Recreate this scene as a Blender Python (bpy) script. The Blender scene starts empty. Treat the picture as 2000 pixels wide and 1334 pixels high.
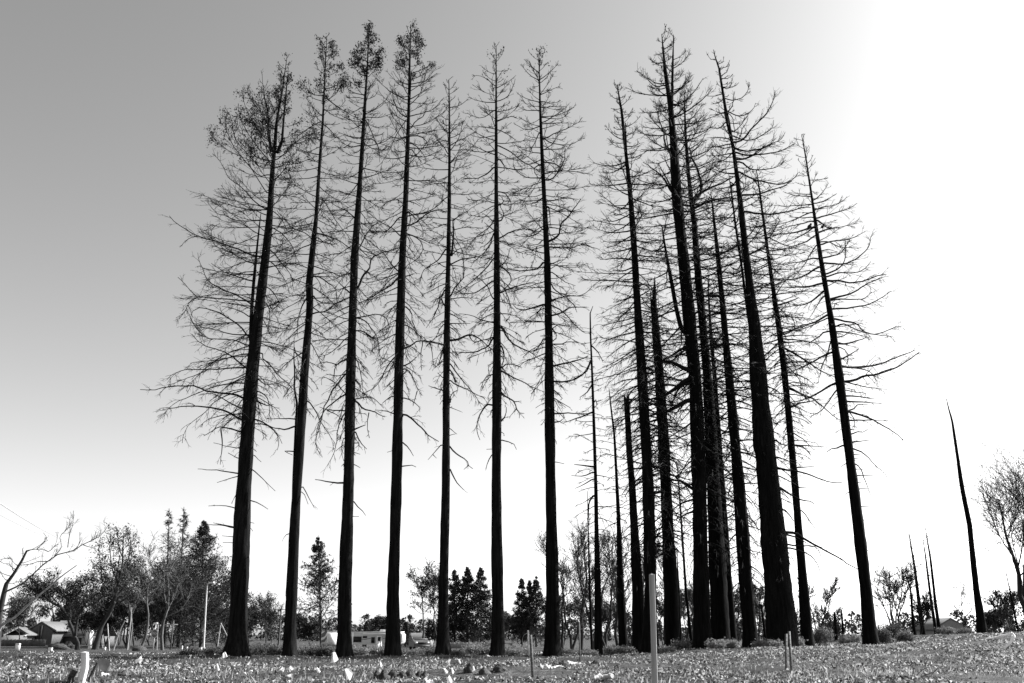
import bpy, math, random
import numpy as np
from mathutils import Vector

rng = np.random.default_rng(11)
random.seed(11)
R = math.radians
sc = bpy.context.scene
col = sc.collection

# ---------------------------------------------------------------- camera
F_PX, PITCH, EYE = 1763.0, R(17.86), 1.6
cam_d = bpy.data.cameras.new('camera')
cam_d.sensor_width = 36.0
cam_d.lens = F_PX * 36.0 / 2000.0
cam_d.clip_start = 0.1
cam_d.clip_end = 6000.0
cam = bpy.data.objects.new('camera', cam_d)
cam.location = (0, 0, EYE)
cam.rotation_euler = (R(90) + PITCH, 0, 0)
col.objects.link(cam)
sc.camera = cam

# ---------------------------------------------------------------- sky and sun
SUN_AZ, SUN_EL = R(65), R(33)          # azimuth measured from +Y (view direction) towards +X (right)
world = bpy.data.worlds.new('World')
sc.world = world
world.use_nodes = True
nt = world.node_tree
nt.nodes.clear()
sky = nt.nodes.new('ShaderNodeTexSky')
sky.sky_type = 'NISHITA'
sky.sun_disc = False
sky.sun_elevation = SUN_EL
sky.sun_rotation = SUN_AZ
sky.air_density = 1.0
sky.dust_density = 1.35
sky.ozone_density = 1.0
sep = nt.nodes.new('ShaderNodeSeparateColor')      # black-and-white picture: the red-filtered sky
nt.links.new(sky.outputs[0], sep.inputs[0])
bg = nt.nodes.new('ShaderNodeBackground')
bg.inputs['Strength'].default_value = 0.12
nt.links.new(sep.outputs[0], bg.inputs['Color'])
wo = nt.nodes.new('ShaderNodeOutputWorld')
nt.links.new(bg.outputs[0], wo.inputs['Surface'])

sun_d = bpy.data.lights.new('sun', 'SUN')
sun_d.energy = 5.0
sun_d.angle = R(0.5)
sun_d.color = (1.0, 1.0, 1.0)
sun = bpy.data.objects.new('sun', sun_d)
sdir = Vector((math.sin(SUN_AZ) * math.cos(SUN_EL), math.cos(SUN_AZ) * math.cos(SUN_EL), math.sin(SUN_EL)))
sun.rotation_euler = sdir.to_track_quat('Z', 'Y').to_euler()
sun.location = sdir * 100
col.objects.link(sun)

sc.view_settings.view_transform = 'Standard'
sc.view_settings.look = 'None'
sc.view_settings.gamma = 1.0
sc.view_settings.exposure = 1.4
sc.view_settings.use_curve_mapping = False
sc.cycles.max_bounces = 4
sc.cycles.diffuse_bounces = 2
sc.cycles.transparent_max_bounces = 4

# ---------------------------------------------------------------- helpers
CP, SP = math.cos(PITCH), math.sin(PITCH)

def ray(u, v):
    xc, yc = (np.asarray(u, float) - 1000) / F_PX, (667 - np.asarray(v, float)) / F_PX
    return np.stack([xc, CP - yc * SP, SP + yc * CP], -1)

def at(u, v, Y):
    """world point on the ray of photo pixel (u, v) at ground distance Y"""
    d = ray(u, v)
    t = np.asarray(Y, float) / d[..., 1]
    return d * t[..., None] + np.array([0, 0, EYE])

def mpp(u, v, Y):
    """metres per photo pixel there"""
    return np.asarray(Y, float) / ray(u, v)[..., 1] / F_PX

GY = [-60, 0, 7, 14, 30, 50, 80, 130, 200, 400, 3000]
GZ = [-.05, 0, .55, .90, .70, .40, .02, -.55, -.72, -1.2, -6]
def gz(x, y):
    x, y = np.asarray(x, float), np.asarray(y, float)
    z = np.interp(y, GY, GZ)
    return z + np.interp(x, [4, 8, 12, 16, 21, 29, 45, 90], [0, .15, .38, .48, .56, 1.12, 1.6, 1.8]) * np.interp(y, [10, 20, 48, 85, 140], [0, .3, 1, 1, 0])

def mk_mesh(name, V, faces, smooth=False, tone=None):
    V = np.ascontiguousarray(V, np.float32).reshape(-1, 3)
    me = bpy.data.meshes.new(name)
    me.vertices.add(len(V))
    me.vertices.foreach_set('co', V.ravel())
    faces = [np.asarray(f, np.int32) for f in faces if len(f)]
    loops = np.concatenate([f.ravel() for f in faces])
    sizes = np.concatenate([np.full(len(f), f.shape[1], np.int32) for f in faces])
    starts = np.concatenate([[0], np.cumsum(sizes)[:-1]]).astype(np.int32)
    me.loops.add(len(loops)); me.loops.foreach_set('vertex_index', loops)
    me.polygons.add(len(sizes)); me.polygons.foreach_set('loop_start', starts)
    if smooth:
        me.polygons.foreach_set('use_smooth', np.ones(len(sizes), bool))
    if tone is not None:
        a = me.attributes.new('tone', 'FLOAT', 'FACE')
        a.data.foreach_set('value', np.ascontiguousarray(tone, np.float32))
    me.update(calc_edges=True)
    return me

class MB:
    """collects pieces of one mesh"""
    def __init__(s): s.V, s.F4, s.F3, s.n = [], [], [], 0; s.t4, s.t3 = [], []
    def add(s, V, F, tone=None):
        V = np.asarray(V, float).reshape(-1, 3); F = np.asarray(F, np.int64)
        if not len(F): return s
        (s.F4 if F.shape[1] == 4 else s.F3).append(F + s.n)
        t = np.full(len(F), .5) if tone is None else np.broadcast_to(np.asarray(tone, float), (len(F),))
        (s.t4 if F.shape[1] == 4 else s.t3).append(t)
        s.V.append(V); s.n += len(V)
        return s
    def mesh(s, name, off=(0, 0, 0), smooth=False):
        V = np.concatenate(s.V) - np.asarray(off, float)
        fs, ts = [], []
        if s.F4: fs.append(np.concatenate(s.F4)); ts.append(np.concatenate(s.t4))
        if s.F3: fs.append(np.concatenate(s.F3)); ts.append(np.concatenate(s.t3))
        return mk_mesh(name, V, fs, smooth, np.concatenate(ts))
    def box(s, x0, x1, y0, y1, z0, z1, tone=None):
        V = [(x, y, z) for z in (z0, z1) for y in (y0, y1) for x in (x0, x1)]
        F = [(0, 2, 3, 1), (4, 5, 7, 6), (0, 1, 5, 4), (2, 6, 7, 3), (0, 4, 6, 2), (1, 3, 7, 5)]
        return s.add(V, F, tone)
    def prism(s, poly, axis, a, b):
        """polygon of (p, q) extruded along axis 'x' or 'y' (p, q are the other two) from a to b"""
        n = len(poly)
        def P(p, q, c): return {'x': (c, p, q), 'y': (p, c, q), 'z': (p, q, c)}[axis]
        V = [P(p, q, a) for p, q in poly] + [P(p, q, b) for p, q in poly]
        s.add(V, [(i, (i + 1) % n, n + (i + 1) % n, n + i) for i in range(n)])
        if n == 6:                                                   # two quads, also right for a chevron
            return s.add(V[:n], [(5, 4, 1, 0), (4, 3, 2, 1)]).add(V[n:], [(0, 1, 4, 5), (1, 2, 3, 4)])
        c0, c1 = np.mean(V[:n], 0), np.mean(V[n:], 0)
        s.add(V[:n] + [tuple(c0)], [(i, n, (i + 1) % n) for i in range(n)])
        s.add(V[n:] + [tuple(c1)], [(i, (i + 1) % n, n) for i in range(n)])
        return s
    def tubes(s, P, Rd, sides=4, cap=False, tone=None):
        V, F = tube_arrays(P, Rd, sides)
        s.add(V, F, tone)
        if cap:
            P = np.asarray(P, float)
            if P.ndim == 2: P = P[None]
            S = P.shape[1]
            for k in range(len(P)):
                b = k * S * sides
                for r_, ring in ((P[k, 0], b), (P[k, -1], b + (S - 1) * sides)):
                    vv = np.concatenate([V[ring:ring + sides], r_[None]])
                    s.add(vv, [(i, (i + 1) % sides, sides) for i in range(sides)])
        return s
    def quads(s, C, A, B, tone=None):
        """quads centred at C spanned by half-vectors A, B"""
        n = len(C)
        V = np.stack([C - A - B, C + A - B, C + A + B, C - A + B], 1).reshape(-1, 3)
        return s.add(V, np.arange(4 * n).reshape(n, 4), tone)
    def tris(s, C, A, B, tone=None):
        n = len(C)
        V = np.stack([C - A, C + A, C + B], 1).reshape(-1, 3)
        return s.add(V, np.arange(3 * n).reshape(n, 3), tone)

def unit(v): return v / np.maximum(np.linalg.norm(v, axis=-1, keepdims=True), 1e-9)

def tube_arrays(P, Rd, sides):
    P = np.asarray(P, float); Rd = np.asarray(Rd, float)
    if P.ndim == 2: P, Rd = P[None], Rd[None]
    N, S, _ = P.shape
    T = np.empty_like(P)
    T[:, 1:-1] = P[:, 2:] - P[:, :-2]; T[:, 0] = P[:, 1] - P[:, 0]; T[:, -1] = P[:, -1] - P[:, -2]
    T = unit(T)
    ref = np.where(np.abs(T[:, :1, 2:3]) > .8, np.array([1., 0, 0]), np.array([0, 0, 1.]))
    ref = np.broadcast_to(ref, T.shape)
    U = unit(np.cross(T, ref)); W = np.cross(T, U)
    a = np.arange(sides) * 2 * math.pi / sides
    V = P[:, :, None] + Rd[:, :, None, None] * (U[:, :, None] * np.cos(a)[:, None] + W[:, :, None] * np.sin(a)[:, None])
    idx = np.arange(N * S * sides).reshape(N, S, sides)
    nx = np.roll(idx, -1, 2)
    Fq = np.stack([idx[:, :-1], nx[:, :-1], nx[:, 1:], idx[:, 1:]], -1).reshape(-1, 4)
    return V.reshape(-1, 3), Fq

def link(name, me, mat, parent=None, loc=None):
    o = bpy.data.objects.new(name, me)
    if me is not None and mat is not None and not me.materials:
        me.materials.append(mat)
    col.objects.link(o)
    if parent is not None: o.parent = parent
    if loc is not None: o.location = loc
    return o

def tag(o, label=None, cat=None, group=None, kind=None):
    if label: o['label'] = label
    if cat: o['category'] = cat
    if group: o['group'] = group
    if kind: o['kind'] = kind
    return o

def empty(name, loc, label, cat, group=None, rz=0.0):
    o = bpy.data.objects.new(name, None)
    o.empty_display_size = .2
    col.objects.link(o)
    o.location = loc
    o.rotation_euler = (0, 0, rz)
    return tag(o, label, cat, group)

# ---------------------------------------------------------------- materials (a black-and-white picture: every colour is a grey)
def material(name, build):
    m = bpy.data.materials.new(name)
    m.use_nodes = True
    t = m.node_tree
    b = t.nodes['Principled BSDF']
    b.inputs['Roughness'].default_value = .9
    b.inputs['Specular IOR Level'].default_value = .15
    build(t, b)
    return m

def ramp(t, fac, stops):
    r = t.nodes.new('ShaderNodeValToRGB')
    e = r.color_ramp.elements
    while len(e) < len(stops): e.new(.5)
    for el, (p, g) in zip(e, stops):
        el.position = p; el.color = (g, g, g, 1)
    t.links.new(fac, r.inputs[0])
    return r.outputs[0]

def noise(t, scale, detail=6, stretch=(1, 1, 1), rough=.6, coord='Object'):
    tc = t.nodes.new('ShaderNodeTexCoord'); mp = t.nodes.new('ShaderNodeMapping')
    mp.inputs['Scale'].default_value = stretch
    t.links.new(tc.outputs[coord], mp.inputs[0])
    n = t.nodes.new('ShaderNodeTexNoise')
    n.inputs['Scale'].default_value = scale; n.inputs['Detail'].default_value = detail
    n.inputs['Roughness'].default_value = rough
    t.links.new(mp.outputs[0], n.inputs['Vector'])
    return n.outputs['Fac']

def bump(t, b, h, strength, dist):
    n = t.nodes.new('ShaderNodeBump')
    n.inputs['Strength'].default_value = strength; n.inputs['Distance'].default_value = dist
    t.links.new(h, n.inputs['Height']); t.links.new(n.outputs[0], b.inputs['Normal'])

def mix(t, a, b, f, mode='MIX'):
    m = t.nodes.new('ShaderNodeMixRGB'); m.blend_type = mode
    for i, x in ((0, f), (1, a), (2, b)):
        if isinstance(x, (int, float)): m.inputs[i].default_value = x if i == 0 else (x, x, x, 1)
        else: t.links.new(x, m.inputs[i])
    return m.outputs[0]

def noisy(lo, hi, scale, stretch=(1, 1, 1), bmp=.0, rough=.9, dist=.02):
    def f(t, b):
        n = noise(t, scale, 6, stretch)
        t.links.new(ramp(t, n, [(.3, lo), (.7, hi)]), b.inputs['Base Color'])
        b.inputs['Roughness'].default_value = rough
        if bmp: bump(t, b, n, bmp, dist)
    return f

def bark(lo, hi, ash):
    def f(t, b):
        b.inputs['Specular IOR Level'].default_value = .03
        fur = noise(t, 9, 8, (1, 1, .09), .65)                       # vertical furrows
        pat = noise(t, .9, 6, (1, 1, .35), .7)                       # large burnt patches
        spk = noise(t, 26, 3, (1, 1, .3), .7)
        c = ramp(t, fur, [(.35, lo), (.62, hi)])
        c = mix(t, c, ramp(t, fur, [(.4, lo * 2), (.66, ash)]), ramp(t, pat, [(.52, 0), (.68, 1)]))
        c = mix(t, c, ash * 2.2, ramp(t, spk, [(.70, 0), (.76, 1)]))
        t.links.new(c, b.inputs['Base Color'])
        bump(t, b, fur, .9, .05)
    return f

def toned(lo, hi, rough=.85, trans=0):
    def f(t, b):
        a = t.nodes.new('ShaderNodeAttribute'); a.attribute_name = 'tone'
        c = ramp(t, a.outputs['Fac'], [(0, lo), (1, hi)])
        t.links.new(c, b.inputs['Base Color'])
        b.inputs['Roughness'].default_value = rough
        if trans: translucent(t, b, c, trans)
    return f

def translucent(t, b, c, amount):
    tr = t.nodes.new('ShaderNodeBsdfTranslucent'); mx = t.nodes.new('ShaderNodeMixShader')
    if isinstance(c, float): tr.inputs[0].default_value = (c, c, c, 1)
    else: t.links.new(c, tr.inputs[0])
    mx.inputs[0].default_value = amount
    out = t.nodes['Material Output']
    t.links.new(b.outputs[0], mx.inputs[1]); t.links.new(tr.outputs[0], mx.inputs[2]); t.links.new(mx.outputs[0], out.inputs['Surface'])

M = {}
M['char'] = material('charred_bark', bark(.003, .009, .020))
M['char_row'] = material('scorched_bark', bark(.004, .014, .038))
M['twig'] = material('charred_branch', noisy(.005, .018, 3))
M['dead_leaf'] = material('scorched_foliage', toned(.006, .03))
M['grey_bark'] = material('weathered_bark', noisy(.03, .13, 4, (1, 1, .2), .5))
M['dark_bark'] = material('dark_bark', noisy(.012, .05, 4, (1, 1, .2), .5))
M['pale_bark'] = material('pale_bark', noisy(.16, .36, 4, (1, 1, .2), .4))
M['leaf'] = material('dull_foliage', toned(.012, .06))
M['needle'] = material('conifer_needles', toned(.012, .05))
M['bush'] = material('bush_foliage', toned(.03, .30, trans=.3))
M['far_leaf'] = material('far_foliage', toned(.025, .08))
M['litter'] = material('leaf_litter', toned(.02, .66, trans=.35))
M['grass'] = material('dry_grass', toned(.06, .5, trans=.4))
M['clod'] = material('turned_soil', noisy(.02, .09, 12, bmp=1.0, dist=.06))
def flag_mat(t, b):
    noisy(.80, .90, 2, rough=.5)(t, b)
    translucent(t, b, .85, .5)
M['flag'] = material('white_flag_vinyl', flag_mat)
M['wire'] = material('flag_wire', noisy(.15, .3, 6, rough=.5))
M['lath'] = material('pale_lath', noisy(.5, .72, 8, (1, 1, .1), .3))
M['stake'] = material('weathered_stake', noisy(.22, .50, 7, (2, 2, .12), .6))
M['steel'] = material('dull_steel', noisy(.06, .16, 5, rough=.55))
M['galv'] = material('galvanised_steel', noisy(.45, .6, 5, rough=.45))
M['white'] = material('white_paint', noisy(.72, .82, 1.2, rough=.45))
M['panel'] = material('trailer_panel', noisy(.42, .50, 1.0, rough=.45))
M['graph'] = material('graphic_stripe', noisy(.10, .16, 2, rough=.5))
M['glass'] = material('dark_glass', noisy(.012, .02, 1, rough=.08))
M['rubber'] = material('tyre_rubber', noisy(.015, .03, 6))
M['roof'] = material('roof_shingle', noisy(.10, .17, 3, (1, 1, 1), .4))
M['stucco'] = material('house_wall', noisy(.08, .12, 3, bmp=.2))
M['trim'] = material('white_trim', noisy(.7, .8, 2))
M['fence'] = material('weathered_board', noisy(.05, .11, 5, (3, 3, .2), .4))
M['block'] = material('grey_block_wall', noisy(.16, .28, 4, bmp=.3))
M['bone'] = material('bleached_wood', noisy(.3, .62, 9, (1, 1, 1), .7))
M['bleached'] = material('bleached_branch', noisy(.8, .9, 9, (1, 1, 1), .4))
M['feather'] = material('black_feathers', noisy(.01, .02, 9, rough=.5))
M['van'] = material('van_paint', noisy(.10, .14, 2, rough=.35))
M['cable'] = material('cable_sheath', noisy(.3, .36, 3))

def ground_mat(t, b):
    big = noise(t, .35, 5, (1, 1, 1), .6)
    mid = noise(t, 2.6, 7, (1, 1, 1), .7)
    fine = noise(t, 22, 6, (1, 1, 1), .75)
    c1 = ramp(t, fine, [(.40, .012), (.5, .06), (.62, .24)])
    c2 = ramp(t, fine, [(.4, .008), (.62, .035)])
    m = ramp(t, mid, [(.42, 0), (.58, 1)])
    m2 = mix(t, m, ramp(t, big, [(.35, .25), (.65, 1)]), 1.0, 'MULTIPLY')
    c = mix(t, c2, c1, m2)
    # shadow band of the trees painted into the ground colour, together with burnt duff
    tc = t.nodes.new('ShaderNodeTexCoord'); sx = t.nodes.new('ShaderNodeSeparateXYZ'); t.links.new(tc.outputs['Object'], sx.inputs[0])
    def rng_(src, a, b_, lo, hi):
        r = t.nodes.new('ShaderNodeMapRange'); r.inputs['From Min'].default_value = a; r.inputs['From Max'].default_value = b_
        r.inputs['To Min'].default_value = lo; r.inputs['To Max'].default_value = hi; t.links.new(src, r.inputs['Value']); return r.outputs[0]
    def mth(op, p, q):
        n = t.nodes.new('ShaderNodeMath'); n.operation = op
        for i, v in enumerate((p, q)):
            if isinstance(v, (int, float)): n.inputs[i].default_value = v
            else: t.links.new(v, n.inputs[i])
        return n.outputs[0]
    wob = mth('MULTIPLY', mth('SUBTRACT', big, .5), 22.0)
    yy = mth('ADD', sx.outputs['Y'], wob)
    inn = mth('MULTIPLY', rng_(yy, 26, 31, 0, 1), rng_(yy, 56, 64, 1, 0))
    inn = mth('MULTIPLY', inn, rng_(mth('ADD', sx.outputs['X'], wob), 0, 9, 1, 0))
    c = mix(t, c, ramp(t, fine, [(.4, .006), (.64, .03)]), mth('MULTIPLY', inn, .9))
    t.links.new(c, b.inputs['Base Color'])
    bump(t, b, fine, .8, .04)
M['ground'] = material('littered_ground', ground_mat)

# ---------------------------------------------------------------- ground: one sheet to the horizon
def vnoise(x, y, s, seed):
    """smooth value noise on arrays"""
    r = np.random.default_rng(seed); tab = r.random((256, 256))
    xs, ys = x / s, y / s
    xi, yi = np.floor(xs).astype(int), np.floor(ys).astype(int)
    fx, fy = xs - xi, ys - yi
    fx, fy = fx * fx * (3 - 2 * fx), fy * fy * (3 - 2 * fy)
    g = lambda a, b: tab[a & 255, b & 255]
    return (g(xi, yi) * (1 - fx) + g(xi + 1, yi) * fx) * (1 - fy) + (g(xi, yi + 1) * (1 - fx) + g(xi + 1, yi + 1) * fx) * fy

def bumps(x, y):
    near = np.interp(y, [4, 12, 70, 110], [0, 1, 1, 0])
    b = (vnoise(x, y, 3.1, 1) - .5) * .20 + (vnoise(x, y, 1.1, 2) - .5) * .15 + (vnoise(x, y, .55, 3) - .5) * .08
    return b * near

def ground_z(x, y): return gz(x, y) + bumps(np.asarray(x, float), np.asarray(y, float))

xs = np.concatenate([-np.geomspace(2600, 46, 26), np.arange(-44, 52, .5), np.geomspace(54, 2600, 26)])
ys = np.concatenate([[-60, -30, -12, -4], np.arange(0, 10, 1.5), np.arange(10, 74, .45), np.geomspace(75, 3000, 46)])
X, Y = np.meshgrid(xs, ys)
V = np.stack([X, Y, ground_z(X, Y)], -1).reshape(-1, 3)
nx_, ny_ = len(xs), len(ys)
ii = np.arange(nx_ * ny_).reshape(ny_, nx_)
Fg = np.stack([ii[:-1, :-1], ii[:-1, 1:], ii[1:, 1:], ii[1:, :-1]], -1).reshape(-1, 4)
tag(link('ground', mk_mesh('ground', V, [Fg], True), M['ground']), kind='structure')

# ---------------------------------------------------------------- the tall charred trees
CROP = dict(A=(270, 100), B=(270, 380), C=(270, 640), D=(540, 380), E=(540, 640), F=(820, 380), G=(820, 640),
            H=(1380, 90), I=(1460, 340), J=(1460, 600), K=(1130, 130), L=(1080, 560), M=(1460, 850), N=(560, 40), O=(820, 80))
CS = 4.766
CROP2 = dict(b=((350, 950), 3.473), c=((270, 550), 2.667), d=((550, 500), 2.668), e=((1080, 900), 5.56), p=((0, 970), 6.95), q=((0, 1140), 6.875), r=((180, 1000), 4.939), s=((1680, 1020), 5.3375))

def parse(txt):
    out = []
    for line in txt.strip().splitlines():
        p = line.split()
        if not p: continue
        (ox, oy), s = (CROP[p[0]], CS) if p[0] in CROP else CROP2[p[0]]
        pts = [(ox + float(q.split(',')[0]) / s, oy + float(q.split(',')[1]) / s) for q in p[2:]]
        out.append((float(p[1]), np.array(pts)))
    return out

def catmull(P, n):
    P = np.asarray(P, float)
    if len(P) == 2: P = np.array([P[0], P.mean(0), P[1]])
    Q = np.vstack([2 * P[0] - P[1], P, 2 * P[-1] - P[-2]])
    seg = np.linalg.norm(np.diff(P, axis=0), axis=1); cum = np.concatenate([[0], np.cumsum(seg)])
    t = np.linspace(0, cum[-1], n)
    k = np.clip(np.searchsorted(cum, t, 'right') - 1, 0, len(seg) - 1)
    f = ((t - cum[k]) / np.maximum(seg[k], 1e-6))[:, None]
    p0, p1, p2, p3 = Q[k], Q[k + 1], Q[k + 2], Q[k + 3]
    return .5 * (2 * p1 + (p2 - p0) * f + (2 * p0 - 5 * p1 + 4 * p2 - p3) * f * f + (3 * p1 - p0 - 3 * p2 + p3) * f ** 3)

UPV = np.array([0, 0, 1.])

def sprout(P, Rr, n, lo, ang, length, bias, npts, rmin, taper=.45, ratio=.45, jit=.22, vary=(.45, 1.25)):
    """n side shoots from each path of P (K, S, 3): returns (K*n, npts, 3) and radii"""
    K, S, _ = P.shape
    s = rng.uniform(lo, .98, (K, n)); s = np.sort(s, 1)
    f = s * (S - 1); i = np.minimum(f.astype(int), S - 2); f = (f - i)[..., None]
    kk = np.arange(K)[:, None]
    base = P[kk, i] * (1 - f) + P[kk, i + 1] * f
    rb = Rr[kk, i] * (1 - f[..., 0]) + Rr[kk, i + 1] * f[..., 0]
    T = unit(P[kk, i + 1] - P[kk, i])
    h = np.cross(T, UPV); h = unit(h + rng.normal(0, .05, h.shape)); v = np.cross(h, T)
    sg = np.where((np.arange(n)[None] + rng.integers(0, 2, (K, 1))) % 2, 1., -1.)
    a2 = rng.normal(0, .75, (K, n))
    side = h * (np.cos(a2) * sg)[..., None] + v * np.sin(a2)[..., None]
    A = np.radians(rng.uniform(ang[0], ang[1], (K, n)))[..., None]
    d = T * np.cos(A) + side * np.sin(A)
    L = (np.broadcast_to(np.asarray(length, float), (K,))[:, None] * (1 - taper * s) * rng.uniform(vary[0], vary[1], (K, n)))[..., None]
    pts = [base]; p = base
    for k in range(npts - 1):
        d = unit(d + UPV * bias * (.5 if k else 0) + rng.normal(0, jit, d.shape))
        p = p + d * L / (npts - 1)
        pts.append(p)
    Q = np.stack(pts, 2).reshape(K * n, npts, 3)
    r0 = np.maximum(rb * ratio, rmin).reshape(-1, 1)
    r = r0 + (rmin * .5 - r0) * np.linspace(0, 1, npts)[None] ** .8
    return Q, r

def branch_mesh(P, Rr, px, n2, n3, len2, bias, off, name='branch', tips=None):
    """one primary branch with its side shoots and twigs as one mesh; px = metres per photo pixel"""
    mb = MB()
    mb.tubes(P, Rr, 4)
    if n2 > 0:
        Q, q = sprout(P[None], Rr[None], n2, .25, (18, 55), len2, bias, 4, px * .46, ratio=.42, jit=.10)
        mb.tubes(Q, q, 3)
        if tips is not None: tips.append(Q[:, 2]); tips.append(Q[:, -1])
        if n3 > 0:
            W, w = sprout(Q, q, n3, .15, (20, 55), len2 * .42, bias, 3, px * .34, jit=.12, ratio=.7)
            mb.tubes(W, w, 3)
            if tips is not None: tips.append(W[:, -1])
    return mb.mesh(name, off)

def trunk_mesh(P, Rr, off, flare=0., seed=0, sides=18, jag=0.):
    """furrowed tapering trunk; P[0] is the foot"""
    r = np.random.default_rng(seed)
    seg = np.linalg.norm(np.diff(P, axis=0), axis=1); cum = np.concatenate([[0], np.cumsum(seg)])
    n = int(max(24, min(90, cum[-1] / .42)))
    t = np.linspace(0, 1, n) ** 1.15 * cum[-1]
    C = np.stack([np.interp(t, cum, P[:, k]) for k in range(3)], 1)
    rad = np.interp(t, cum, Rr)
    a = np.arange(sides) * 2 * math.pi / sides
    ph = r.uniform(0, 6.28, 6)
    lobes = .5 * np.cos(5 * a + ph[0]) + .35 * np.cos(3 * a + ph[1])
    fur = r.normal(0, .035, (1, sides)) + r.normal(0, .022, (n, sides))
    fl = np.exp(-t / .55)[:, None] * flare * (1 + .55 * lobes[None]) + np.exp(-t / 2.2)[:, None] * flare * .16
    lump = .05 * np.sin(t * .7 + ph[2]) + .03 * np.sin(t * 1.9 + ph[3])
    rr = rad[:, None] * (1 + fur + lump[:, None] + fl)
    sway = np.stack([np.sin(t * .33 + ph[4]), np.sin(t * .41 + ph[5]), 0 * t], 1) * (.02 + .0 * t)[:, None]
    C = C + sway
    V = np.stack([C[:, None, 0] + rr * np.cos(a), C[:, None, 1] + rr * np.sin(a), np.broadcast_to(C[:, None, 2], rr.shape)], -1)
    if jag:
        V[-1, :, 2] += r.uniform(-jag, jag, sides); V[-2, :, 2] += r.uniform(-jag * .4, 0, sides)
    V = V.reshape(-1, 3)
    idx = np.arange(n * sides).reshape(n, sides); nx = np.roll(idx, -1, 1)
    Fq = np.stack([idx[:-1], nx[:-1], nx[1:], idx[1:]], -1).reshape(-1, 4)
    mb = MB(); mb.add(V, Fq)
    top = np.concatenate([V[-sides:], C[-1:]])
    mb.add(top, [(i, (i + 1) % sides, sides) for i in range(sides)])
    return mb.mesh('trunk', off, True)

def leaf_clumps(tips, px, n_per, spread, size, droop, off, name):
    """hanging scorched leaf sprays round the given points"""
    C = np.repeat(tips, n_per, 0)
    C = C + rng.normal(0, spread, C.shape) + UPV * (-abs(rng.normal(0, spread * droop, (len(C), 1))))
    d = unit(rng.normal(0, 1, C.shape) + np.array([0, 0, -.9]))
    s = unit(np.cross(d, rng.normal(0, 1, C.shape)))
    L = size * rng.uniform(.5, 1.5, (len(C), 1))
    mb = MB(); mb.tris(C, s * L * .28, d * L, rng.random(len(C)))
    return mb.mesh(name, off)

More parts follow.
